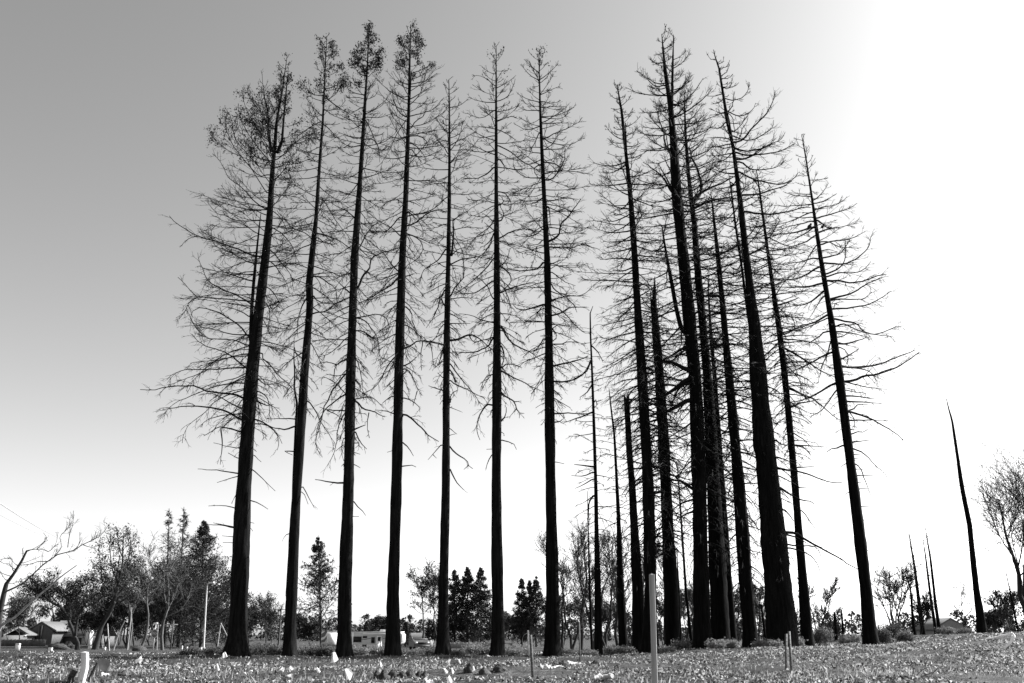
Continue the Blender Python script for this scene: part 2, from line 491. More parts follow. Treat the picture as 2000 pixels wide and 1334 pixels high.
def big_tree(name, label, Yd, axis, prof, dens, traced='', stems=(), bark_mat='char', flare=.9, group='tall charred redwoods standing in the lot',
             foliage=None, twig=1.0, broken=0, w0=2.0, seed=0, bark_w=1.0, lushness=None, bmat='twig', cat='tree', fat=1.2, nspace=8.5, reach=1.0, leaf='dead_leaf', bias0=None, bushy=None):
    axis = np.array(sorted(axis, key=lambda q: -q[1]), float)          # foot first: (u, v, width in px)
    P = at(axis[:, 0], axis[:, 1], Yd)
    m = mpp(axis[:, 0], axis[:, 1], Yd)
    foot = P[0].copy()
    gzf = float(ground_z(foot[0], Yd))
    P[0, 2] = gzf - .25
    root = empty(name, (foot[0], Yd, gzf - .02), label, cat, group)
    off = np.array(root.location)
    link('trunk', trunk_mesh(P, axis[:, 2] * m * .5 * bark_w, off, flare, seed + 1, jag=.5 if broken else 0), M[bark_mat], root)
    axes = [(axis, np.full(len(axis), Yd))]
    for st in stems:
        st = np.array(sorted(st[1], key=lambda q: -q[1]), float) if isinstance(st, tuple) else np.array(sorted(st, key=lambda q: -q[1]), float)
        # a second stem leaves the trunk and keeps close beside it
        dy = np.linspace(0, rng.uniform(-.5, .5), len(st))
        Ys = Yd + dy
        Q = at(st[:, 0], st[:, 1], Ys); mm = mpp(st[:, 0], st[:, 1], Ys)
        link('stem', trunk_mesh(Q, st[:, 2] * mm * .5, off, 0, seed + 5, 12), M[bark_mat], root)
        axes.append((st, Ys))
    tips = [] if foliage else None
    done = []                                                          # traced branches: pixel path and depth
    for w, p in parse(traced):
        n = int(np.clip(np.linalg.norm(np.diff(p, axis=0), axis=1).sum() / 7, 5, 16))
        best = None
        for ax, Ys in axes:
            o = np.argsort(ax[:, 1])
            cx = np.interp(p[0, 1], ax[o, 1], ax[o, 0]); cw = np.interp(p[0, 1], ax[o, 1], ax[o, 2])
            cy = np.interp(p[0, 1], ax[o, 1], Ys[o])
            inr = ax[o[0], 1] - 8 <= p[0, 1] <= ax[o[-1], 1] + 8
            dd = abs(p[0, 0] - cx) - cw / 2
            if inr and dd < 26 and (best is None or dd < best[0]): best = (dd, cx, cy)
        child = False
        for q, yq in done:
            k = np.argmin(np.linalg.norm(q - p[0], axis=1))
            if np.linalg.norm(q[k] - p[0]) < 4 and (best is None or best[0] > 6):
                y0, child = yq[k], True
        if not child:
            if best is None: y0 = Yd
            else:
                y0 = best[2]; p = np.vstack([[best[1], p[0, 1] + .5], p])
        uv = catmull(p, n)
        if n > 6: uv[1:] += rng.normal(0, .35, uv[1:].shape)
        Lm = np.linalg.norm(np.diff(uv, axis=0), axis=1).sum() * mpp(p[0, 0], p[0, 1], Yd)
        Yp = y0 + np.linspace(0, 1, n) * rng.uniform(-.45, .45) * Lm
        Q = at(uv[:, 0], uv[:, 1], Yp)
        px = float(mpp(p[0, 0], p[0, 1], Yd))
        r0 = w * px * .5 * fat * 1.25
        Rr = r0 * (1 - .72 * np.linspace(0, 1, n) ** .9) ; Rr = np.maximum(Rr, px * .5)
        short = Lm / px
        v = p[0, 1]
        lush = np.interp(v, [300, 700, 800, 900], [1, .85, .5, .08]) * twig
        if lushness is not None: lush = lushness
        n2 = int(round(short / (nspace * 1.05) * lush))
        bias = np.interp(v, [150, 350, 560, 760], [.5, .25, -.3, -.6])
        if bias0 is not None: bias = bias0
        len2 = np.clip(short * .34, 10, 40) * px
        link('branch', branch_mesh(Q, Rr, px, n2, 3 if lush > .3 else 1, len2, bias, off, tips=tips if (tips is not None and v < foliage['below'] ) else None), M[bmat], root)
        done.append((uv, Yp))
    # further branches all round the trunk
    pr = np.array(prof, float)
    y0, y1 = pr[0, 0], pr[-1, 0]
    n = int((y1 - y0) / 100 * dens)
    vs = y0 + (y1 - y0) * (np.arange(n) + rng.uniform(0, 1, n)) / max(n, 1)
    az = (np.arange(n) * 2.39996 + rng.uniform(-.5, .5, n)) % (2 * math.pi)
    o = np.argsort(axis[:, 1])
    for v, a in zip(vs, az):
        ax, Ys = axes[0]
        if len(axes) > 1:
            k = rng.integers(0, len(axes))
            if axes[k][0][:, 1].min() < v < axes[k][0][:, 1].max(): ax, Ys = axes[k]
        oo = np.argsort(ax[:, 1])
        u = np.interp(v, ax[oo, 1], ax[oo, 0]); yb = np.interp(v, ax[oo, 1], Ys[oo])
        Ll, Lr, e0, e1 = [np.interp(v, pr[:, 0], pr[:, k]) for k in (1, 2, 3, 4)]
        f = (math.cos(a) + 1) / 2
        Lp = (Ll * (1 - f) + Lr * f) * rng.uniform(.5, 1.15) * np.interp(v, [y0, y0 + 60, y0 + 170], [.8, .95, reach])
        if Lp < 4: continue
        px = float(mpp(u, v, yb)); L = Lp * px
        B = at(u, v, yb)
        nseg = 7
        e = np.radians(np.linspace(e0, e1, nseg) + rng.normal(0, 9) + np.cumsum(rng.normal(0, 4, nseg)))
        aa = a + np.cumsum(rng.normal(0, .09, nseg))
        D = np.stack([np.cos(aa) * np.cos(e), np.sin(aa) * np.cos(e), np.sin(e)], 1) * L / nseg
        Q = np.vstack([B, B + np.cumsum(D, 0)])
        r0 = np.clip(w0 * (.25 + .75 * min(1, Lp / 70)), .7, 6) * px * .5 * rng.uniform(.65, 1.15) * fat
        Rr = np.maximum(r0 * (1 - .75 * np.linspace(0, 1, nseg + 1)), px * .5)
        lush = np.interp(v, [700, 850, 1000, 1100], [1, .8, .55, .3]) * twig
        if bushy and v < bushy[0]: lush *= bushy[1]
        n2 = int(round(Lp / nspace * lush))
        bias = np.interp(v, [150, 350, 560, 760], [.55, .3, -.2, -.5])
        link('branch', branch_mesh(Q, Rr, px, n2, 3 if v < 520 else 2, np.clip(Lp * .42, 9, 40) * px, bias, off,
                                   tips=tips if (tips is not None and v < foliage['below']) else None), M[bmat], root)
    if foliage:
        T = np.concatenate(tips)
        T = T[rng.random(len(T)) < foliage['keep']]
        # uneven: keep some clumps thick and leave others bare
        k = vnoise(T[:, 0] * 1.0 + seed, T[:, 2], .9, seed + 3)
        T = T[k > foliage.get('gap', .38)]
        px = float(mpp(axis[-1, 0], axis[-1, 1], Yd))
        link('foliage', leaf_clumps(T, px, foliage['n'], foliage.get('spread', 3.4) * px, foliage.get('size', 3.3) * px, .8, off, 'foliage'), M[leaf], root)['kind'] = 'stuff'
    return root

# every trunk: (u, v, width) read off the photograph; every profile: (v, reach left, reach right, angle at trunk, angle at tip)
TR1 = '''
A 1.6 1290,1010 1390,930 1450,860 1560,790 1668,760
A 1.6 1285,1080 1380,1055 1500,1040 1600,1000 1668,980
A 1.8 1250,1060 1150,940 1090,860 1020,760 960,650 940,560
A 1.6 1210,1085 1130,1075 1000,940 900,800 870,650 850,580
A 1.7 1200,1150 1120,1155 1000,1030 880,870 810,690 830,590
A 1.6 1200,1320 1100,1170 1010,1000 1000,870 940,650
A 1.4 1200,1010 1110,990 1010,900 960,860
A 1.6 1240,980 1190,700 1130,530 1070,450
B 1.8 1180,130 1080,60 960,-70 840,-160 790,-260 740,-330 690,-380
B 1.6 1200,120 1010,80 860,50 700,0
B 1.7 1190,240 920,240 800,190 740,180 680,120 640,60
B 1.6 1150,380 1090,350 960,270 800,250 720,200
B 2.6 1150,575 1060,565 960,520 800,460 680,425 580,395 450,330 330,245 290,200
B 1.3 560,385 490,400 430,440 400,480
B 1.8 1150,640 1040,635 950,590 820,520 720,480 680,400 690,310 760,270
B 1.4 1100,380 980,440 860,460 760,430
B 1.4 1160,150 1050,150 950,160 850,180
B 1.3 1080,575 960,590 850,580 780,540
B 2.2 1080,810 980,780 820,730 740,680 680,640
B 1.7 1080,740 900,745 760,765 640,800 600,880
B 1.6 1080,715 950,730 850,770
B 2.3 1090,1050 980,970 860,910 760,870 650,800 600,690 560,600 555,540
B 2.2 1110,1000 900,980 700,965 550,955 470,1010 440,1080 380,1160
B 1.2 550,955 480,890 420,820 370,770
B 1.7 1040,1140 940,1080 840,1050 780,1040
B 2.2 1030,1330 950,1230 840,1150 700,1080 570,1055 490,1110 510,1200 580,1280 650,1334
B 1.8 1030,1190 880,1190 700,1200 570,1195
B 1.9 1030,1305 880,1300 720,1260 580,1230 500,1180 470,1110
B 1.7 1250,310 1320,350 1400,430 1450,520 1470,620 1460,680
B 2.0 1210,500 1290,580 1350,660 1420,750 1450,900
B 1.8 1230,620 1300,700 1380,820 1410,930
B 1.8 1215,680 1350,640 1480,650 1590,690
B 1.5 1250,150 1330,220 1380,330 1360,370
B 1.8 1200,860 1260,920 1310,1020 1200,1110
B 1.7 1180,1000 1220,1080 1215,1300
B 1.5 1260,20 1320,0 1450,20 1560,60
C 2.0 1010,160 900,120 750,105 640,100 560,30 520,-20
C 2.4 1000,370 870,265 760,210 620,170 540,110 500,60
C 2.0 1010,245 880,265 760,305 620,310 480,330
C 2.4 1000,370 900,375 650,390 440,390 340,430 270,510
C 1.4 650,390 540,440 400,490 280,540
C 1.8 1000,420 920,465 780,500 640,540 590,570
C 2.2 1000,515 880,520 740,540 600,590 480,640 360,690 280,750 200,850
C 3.0 980,660 900,620 720,605 610,580 540,545 420,540 250,555 150,580 20,575
C 2.3 975,750 870,710 770,650 680,610 560,630
C 3.2 970,860 870,805 780,765 640,740 500,730 370,740 230,765
C 1.9 1000,575 820,630 700,700 640,770 550,840 460,920 420,1010 410,1075
C 2.2 970,800 800,815 660,850 590,900
C 1.8 980,660 920,740 860,850 820,900
C 2.6 960,970 850,940 750,925 690,960 610,1010
C 2.0 770,955 785,1080 770,1200 765,1275
C 1.6 950,1120 850,1110 700,1070
C 1.8 940,1220 890,1195 835,1165
C 2.0 1150,235 1160,290 1230,350 1320,460 1390,520 1450,580 1500,650
C 1.8 1160,130 1330,165 1450,210 1530,240
C 1.8 1120,470 1180,530 1280,520 1390,490
C 2.0 1110,590 1190,640 1220,740 1215,880
C 3.0 1090,680 1140,690 1170,725 1260,715
C 2.4 1090,855 1180,890 1260,950 1310,1050 1295,1140
C 2.0 1090,895 1200,910 1300,1000 1340,1080
C 1.6 1070,1180 1110,1220 1145,1250
b 1.8 385,148 310,130 200,133
b 1.6 390,55 355,115
b 2.0 483,95 540,115 603,155
b 2.6 375,280 280,263 190,260
b 1.8 372,275 300,260 230,247
b 1.6 375,343 290,335
b 1.6 370,383 295,380
b 1.8 470,243 510,250
b 1.4 475,275 500,305
c 2.2 517,998 400,982 310,975
c 1.8 515,1015 410,1047
c 1.8 595,980 715,1090
c 1.4 510,1110 487,1157
'''
TR2 = '''
C 2.0 1470,850 1350,845 1200,850
C 2.8 1460,915 1380,945 1280,935 1200,910
E 2.0 290,685 340,740 410,870 480,980 550,1090
E 2.0 280,760 320,755
D 1.8 390,300 440,370 530,450 570,470
D 2.2 380,360 490,390 600,440 680,500 730,545
D 1.8 380,395 450,450 540,465
D 1.9 370,740 400,735 500,728 690,745
D 2.4 380,760 480,820 550,880 560,960 600,1000
D 1.8 345,940 400,1000 550,1015 680,960
D 2.4 335,1110 470,1080 540,1020 680,955
D 1.5 330,420 270,360 150,310 60,210 0,150
D 1.5 285,920 210,990 100,1050 20,1100
D 2.2 280,960 220,1080 195,1200 200,1334
D 1.6 265,1190 150,1250 0,1280
D 1.4 295,840 200,800 100,780
D 1.5 305,690 150,640 0,660
D 1.5 360,130 290,60 200,-20
D 1.5 400,110 450,60 500,-30
D 1.6 420,30 560,250 640,350 690,420
E 1.8 75,1150 150,1185
b 1.8 740,320 715,340 697,375
c 1.8 858,1070 885,1120 918,1180
c 1.4 860,1100 885,1160
N 1.5 340,700 250,690 180,630 160,570
N 1.4 370,635 450,610 510,570 540,490
N 1.5 345,760 470,670 520,550
N 1.8 365,720 480,810 580,870 690,930
N 1.6 345,820 430,880 560,930
N 1.6 325,890 240,800 180,720
N 1.7 320,940 210,1000 100,1080 0,1210
N 1.6 315,1110 200,1095 60,1140 
N 1.6 340,960 420,1040 520,1140
'''
TR3 = '''
D 2.0 735,220 650,150 560,110 480,60
D 1.8 720,215 660,280 650,320
D 1.6 700,545 690,600 695,750
D 1.6 690,640 620,670 560,650
D 2.2 770,490 820,400 870,320 960,250
D 1.8 775,500 830,560 880,590
D 3.4 760,860 800,760 870,680 880,600 970,545 1060,520 1150,490
D 2.6 690,920 560,800
D 1.6 690,1160 600,1145 520,1110 400,1090
D 2.0 755,1145 850,1130 940,1115 1020,1150 1050,1220 1040,1280 1010,1310
E 2.2 740,30 800,30 900,95 1020,60 1050,0
E 1.8 790,30 850,60 900,100 920,230
D 2.0 760,1150 830,1180 900,1270 940,1334 960,1470 970,1590
E 3.0 660,290 560,345 540,420 535,490
E 1.5 560,345 470,320 370,345
E 1.7 650,430 560,450 460,430
E 2.4 650,420 580,510 510,600 480,680 440,740 430,830 400,930 370,1020 370,1110 410,1190
E 2.4 640,620 540,690 450,770 400,870 370,990
E 1.8 650,100 560,190 470,250 400,270
E 1.6 660,150 560,210
E 2.2 645,775 560,770 470,765 400,740
E 1.6 470,770 560,810 600,850
E 2.2 635,800 570,950 560,1080 520,1200 475,1290
E 1.6 640,610 540,510 430,455 420,530
E 2.0 625,1030 610,1080 610,1180 625,1240
E 1.6 625,1090 550,1150
E 2.0 735,480 790,560 740,620
E 2.0 735,665 850,645 920,670 1000,750
E 3.0 735,680 800,750 900,780 1000,830
E 1.5 860,790 845,900 865,1025
E 1.4 730,790 840,805
E 3.2 720,950 775,925 830,905
E 2.6 735,970 775,1060 840,1130
E 1.8 775,1075 735,1120
E 2.0 725,1275 780,1305
E 1.8 750,300 790,470 810,640
E 1.4 760,310 900,485
d 3.0 318,1183 250,1178 175,1165
b 2.2 1187,105 1220,150 1262,180 1265,198
b 1.4 1183,203 1220,205
N 1.6 735,520 660,480 620,400 600,370
N 1.6 745,400 840,360 900,330
N 1.6 720,690 620,670 560,620 540,520
N 1.6 715,800 620,850 520,850
N 1.8 735,870 840,810 920,740 970,670
N 1.6 720,900 850,905 970,870
N 1.6 695,970 610,1010 530,1005
N 1.8 690,1095 590,1080 480,1040
N 2.0 685,1160 600,1180 520,1140
N 2.0 725,1105 810,1110 860,1210 865,1320
N 1.8 735,920 800,1060 850,1180
N 1.6 740,760 700,720 560,720
'''
TR4 = '''
D 2.8 1140,765 1060,850 960,905 870,965 760,1010
D 1.9 1130,730 1060,760 920,805 800,820
D 2.2 1150,210 1050,320 980,345 860,335
D 1.8 1145,380 1090,320 980,260 870,180 820,120
D 2.2 1215,200 1370,170 1480,120 1600,10
D 2.4 1215,290 1300,260 1430,160 1590,130
D 1.8 1225,60 1290,80 1340,110
D 1.6 1225,150 1300,230 1350,290 1370,385
D 2.0 1215,375 1290,390 1350,450 1360,530 1310,600 1220,655
D 2.0 1220,390 1245,460 1215,530
D 2.0 1230,160 1250,250 1215,340
D 2.4 1210,760 1285,735
D 2.0 1140,720 1060,640 1000,550 850,420
D 1.6 1140,990 1040,1000 1000,1060
D 2.2 1205,1045 1255,1100 1265,1180 1300,1270 1330,1334
D 2.2 1205,1215 1290,1270 1360,1345
E 2.8 1200,190 1260,160 1310,125 1380,125 1480,135 1560,155
E 1.4 1360,130 1345,260 1350,400
E 1.4 1430,140 1450,240 1460,370
E 2.6 1205,350 1250,320 1310,270
E 2.2 1215,390 1270,470 1310,560 1355,630
E 1.4 1310,590 1270,730
E 2.4 1190,430 1210,390 1200,350
E 2.2 1115,260 1020,380 960,500 890,570 800,620
E 1.6 1110,330 1010,295 970,270
E 1.8 1105,480 1050,530 990,585
E 1.6 1100,590 1050,530
E 2.0 1110,635 1050,650 985,705
E 2.0 1190,655 1260,680 1330,740 1335,785
E 2.0 1100,805 1040,780 920,765
E 3.0 1190,810 1250,840 1350,930 1410,1000 1510,1060
E 1.4 1410,1000 1410,1075
E 1.4 1080,1145 1030,1160
E 2.4 1175,1070 1230,1120 1275,1195
E 2.2 1170,1290 1270,1280 1300,1297
N 1.6 1170,590 1290,560 1400,490
N 1.6 1165,490 1280,450 1340,400
N 1.8 1160,730 1240,680 1380,600
N 1.6 1115,740 990,680 880,590 840,540
N 1.8 1150,890 1270,860 1370,820 1450,730
N 2.0 1150,1010 1200,940 1280,880 1310,770
N 1.8 1110,900 1040,840 990,720 980,600
N 1.8 1115,920 1030,1050 960,1200 880,1330
N 2.2 1110,1075 1050,1100 960,1080
N 2.4 1150,1075 1230,1075 1290,1110 1310,1170
N 2.0 1150,1140 1220,1180 1280,1260 1300,1300
N 2.0 1150,1190 1220,1270 1260,1330
N 1.5 1120,600 1040,550 990,470
'''
TR5 = '''
F 1.6 240,270 180,300 60,320
F 2.2 245,500 180,600 80,670 20,730 0,810
F 1.6 240,680 150,620 120,560
F 1.6 235,830 130,880 20,940
F 3.0 240,870 190,965 140,975 130,1010
F 1.8 190,965 150,1100 60,1240
F 2.4 200,970 240,1060
F 2.2 285,650 380,605 480,590 560,570 640,520
F 3.0 280,955 330,860 400,780 410,690 400,580
F 1.7 290,240 370,200 440,155 550,80
F 2.0 290,340 320,470 360,580
F 1.8 290,370 370,470 410,560
F 1.8 285,1200 380,1200 470,1200
F 1.8 230,1200 180,1260 150,1334
F 1.6 240,730 130,760 90,900
G 3.4 285,120 370,105 440,70 500,72 560,110 620,160 680,210
G 1.6 460,75 505,135 600,115 680,110
G 1.8 230,165 120,140 30,125
G 2.6 225,180 205,260 165,350
G 1.6 220,310 130,380
G 1.8 220,470 165,420
G 2.4 280,335 340,420 430,530 520,640 575,745
G 2.0 280,390 330,500 355,580
G 2.2 285,490 350,540 450,580 600,655
G 2.0 220,585 150,565 80,540
G 3.0 270,710 285,690 290,620 355,580
G 1.4 275,740 380,780
G 1.6 275,935 340,990
G 1.6 265,1005 320,990
G 2.0 205,1085 120,1180 75,1230
G 1.3 120,1180 155,1215
G 2.8 280,1105 330,1165 430,1230 455,1280 490,1312
G 1.5 455,1280 410,1320
d 2.6 877,1110 905,1170 950,1220
O 1.5 270,870 340,800 420,740
O 1.6 280,1030 330,960 380,860 400,740
O 1.6 280,980 340,940 440,890 520,840
O 1.4 270,620 370,600 450,540
O 1.4 265,860 200,790 140,710
O 1.6 265,1060 220,980 150,900 80,820
O 1.6 285,1140 340,1080 440,1030 540,920
'''
TR6 = '''
F 1.8 695,230 650,300 530,390 470,460 400,580
F 2.4 690,350 670,410 600,480 560,490
F 2.0 690,360 660,450 600,540 480,640
F 2.0 690,590 640,660 560,740 440,850 330,930
F 2.2 690,800 600,860 520,910 380,925 310,890
F 1.6 695,265 640,210 570,165
F 2.0 715,355 600,260
F 2.0 690,980 650,910 620,840 500,740
F 2.4 690,1050 640,1085
F 2.0 690,1195 570,1165 480,1125 370,1110
F 1.6 690,75 600,60 450,50
F 1.6 695,100 600,150 500,200
F 2.4 740,410 840,350 960,320 1060,340 1150,390
F 2.6 745,250 780,210 770,150 745,110
F 2.4 745,100 780,60 740,0
F 2.0 750,670 810,600 840,500
F 2.6 750,670 820,720 850,780 830,840 760,900
F 2.6 750,910 860,870 980,830 1080,820
F 2.0 750,850 800,900 850,1080 810,1180
F 1.6 750,430 820,460 900,490
F 2.4 755,1220 820,1310 830,1334
F 2.0 740,-30 810,0 850,90 840,140 790,170
G 2.8 690,80 640,170 570,205 490,230 300,225
G 2.8 760,0 830,110 900,170 1000,215 1060,250 1100,290 1160,295
G 3.0 755,165 785,250 770,340 755,380
G 2.4 760,375 800,340 880,345 950,370
G 1.6 680,330 640,350 640,430
G 2.0 680,435 610,465 560,590
G 2.6 755,400 850,455 960,505 1030,545 1070,605
G 1.2 1030,545 1160,600
G 2.8 755,600 800,645 880,690 900,755 930,795 925,840
G 1.4 880,690 945,683
G 1.4 900,755 840,825
G 1.4 930,795 972,798
G 2.6 675,720 620,720 570,790 540,870 532,970 560,1045
G 3.0 745,870 770,860 800,810 805,740
G 1.8 755,970 785,990
G 2.0 755,1045 870,1080 900,1135
G 2.0 670,1185 630,1260 615,1320
G 1.4 670,1130 620,1132
O 1.5 700,420 620,350 540,320 490,330
O 1.5 710,440 790,400 850,360 895,320
O 1.6 710,560 800,530 860,440 890,350
O 1.6 700,570 600,570 520,550 460,530
O 1.6 695,640 600,710 500,700 440,670
O 1.6 715,660 830,640 920,600
O 1.6 720,750 850,700 900,720
O 1.7 700,820 600,800 480,800 
O 1.8 720,820 820,870 890,920
O 1.7 695,880 580,900 480,880
O 2.0 725,970 840,1030 940,1110 1040,1170 1140,1230
O 2.0 700,1020 600,1035 440,1020
O 2.2 695,1170 620,1240 520,1280 380,1275
O 2.4 735,1090 790,1170 790,1200 740,1230
'''
TR7 = '''
F 2.4 1150,20 1090,70 990,95
F 2.0 1140,320 1100,360 1000,390 870,380
F 2.0 1150,410 1110,460 1000,475
F 1.6 1150,330 1050,220 1000,150 960,60
F 2.6 1150,630 1110,680 1060,700 900,710 810,680
F 3.2 1155,1025 1060,1050 980,1075 910,1065 870,1030
F 2.0 1155,1185 1050,1175 900,1180
F 1.6 1150,470 1080,490 1080,560 1030,680
F 3.4 1205,435 1290,380 1315,270 1380,210 1430,140 1500,40
F 2.4 1195,100 1210,200 1215,290
F 2.2 1200,60 1350,35 1480,45
F 2.4 1215,490 1400,495 1510,465 1600,490 1668,505
F 2.0 1210,650 1330,605
F 1.6 1220,640 1370,680 1520,670
F 1.8 1230,720 1330,800 1450,850
F 2.2 1220,830 1270,900 1400,945 1520,930 1600,860
F 2.8 1220,1000 1280,965 1400,945
F 2.8 1225,1130 1330,1090 1410,1050 1550,1050
F 2.4 1225,1030 1340,1100 1430,1200 1520,1280 1580,1290
F 2.6 1230,1250 1275,1215
F 1.7 1215,310 1300,320 1400,365 1520,360
F 1.6 1195,120 1330,180 1520,290
G 2.6 1230,10 1270,60 1270,100 1230,130
G 2.2 1230,155 1330,150 1390,130 1530,150
G 1.8 1160,180 1050,220 1010,215
G 2.4 1155,100 1100,190 1040,220
G 3.2 1240,360 1330,335 1450,310 1570,260
G 2.8 1245,500 1330,505 1430,485 1510,440 1560,370 1585,300
G 2.0 1240,575 1330,660
G 2.0 1245,655 1320,700 1400,745
G 2.4 1255,805 1350,795 1520,800 1600,795
G 3.0 1255,880 1310,870 1330,850
G 1.6 1265,1250 1345,1268
O 1.5 1120,370 1040,330 980,270 950,220
O 1.5 1110,300 1020,220 970,170
O 1.5 1120,360 1200,300 1290,210
O 1.6 1130,500 1230,450 1310,420
O 1.6 1115,570 1000,540 910,490
O 1.6 1130,560 1240,580 1310,555
O 1.6 1135,620 1260,610 1370,610
O 1.7 1115,645 980,645 920,610
O 1.7 1140,710 1320,720 1380,660
O 1.8 1140,770 1280,765 1415,765
O 1.8 1120,790 1000,830 880,770
O 2.0 1155,910 1280,850 1400,800 1500,740
O 1.9 1155,910 1230,950 1390,970 1500,910
O 1.8 1120,840 1080,920 1010,1080
O 1.8 1160,1010 1290,1005 1370,980
O 2.2 1140,1140 1060,1190 1100,1270 1140,1290
O 2.2 1170,1130 1250,1140 1340,1200 1300,1210
O 2.2 1180,1230 1290,1210 1430,1215 1600,1240
O 2.6 1220,1290 1300,1200 1340,1120 1360,1000
O 2.0 1140,1270 1020,1275 930,1240 870,1170
'''
TR17 = '''
H 1.6 165,480 240,505 330,480 380,420 400,340
H 1.8 190,600 280,645 360,640 430,590 455,530
H 1.4 190,620 240,660 255,760 265,800
H 1.5 190,610 235,570 260,430
H 2.0 235,830 320,865 420,875 520,825 610,760 625,690
H 2.4 255,895 330,875 400,790 480,710 560,620 610,530 640,430
H 1.4 310,850 335,770 385,690 380,630
H 2.3 260,945 340,975 480,960 600,910 690,870 735,800
H 2.6 270,985 360,1015 520,1005 680,980 820,910
H 2.0 270,1035 340,1050 430,1010 540,945 640,905
H 2.1 290,1075 340,1090 410,1145 500,1150 640,1130 740,1060
H 2.8 300,1165 380,1215 520,1260 680,1285 790,1250 850,1180
H 1.6 155,490 110,530 40,540
H 1.5 150,440 80,465 0,465
H 1.6 170,620 90,640 30,640
H 1.7 180,700 120,765 0,750
H 1.7 215,870 140,850 0,855
H 1.8 220,910 100,935 0,945
H 1.8 235,1000 100,1020 0,1020
H 1.2 100,170 150,150 160,100
H 1.2 110,210 190,190 215,130
H 1.2 125,280 190,240 210,170
H 1.3 135,300 200,300 245,260
H 1.4 155,375 210,400 245,290
H 1.4 155,380 250,380 300,340
H 1.1 75,120 40,125 10,80
I 2.8 -10,195 100,185 210,150 330,115 410,65
I 3.0 0,350 80,365 250,370 400,345 520,310 590,310
M 3.2 250,40 290,75 370,95
M 2.8 280,310 350,320 440,330 600,375 760,435 880,440
M 3.2 290,490 410,560 500,600 590,615 620,640
M 3.0 330,690 380,730 430,800
M 3.8 350,905 450,910 520,960 640,1030 810,1120 930,1195 1030,1250
M 3.0 350,925 450,950 560,1010
M 2.4 360,1015 450,1030 640,1045 700,1200
M 2.4 370,1050 540,1095 640,1180 680,1300
'''
TR18 = '''
I 2.6 285,1220 380,1190 480,1150
I 1.7 180,580 320,650 440,690 560,715
J 3.0 340,380 430,430 560,510 680,590 810,650
J 2.2 350,510 560,510 700,525 780,570
J 2.6 370,740 480,795 600,850 700,925 780,1000 860,1050
J 1.6 370,740 480,730 660,745
J 2.6 390,935 490,895 600,875 650,855
J 2.0 320,260 380,240 430,210 440,150 400,60
J 2.0 330,295 500,310 640,340 720,410
J 1.8 365,545 440,620 490,690 540,860
J 2.0 425,1170 520,1230 620,1330
J 2.0 440,1285 560,1290 740,1300
M 2.0 460,300 540,297 620,290
M 1.6 475,487 580,492
M 2.2 440,90 520,110 590,190
M 1.6 500,700 560,770 620,850 660,940
'''
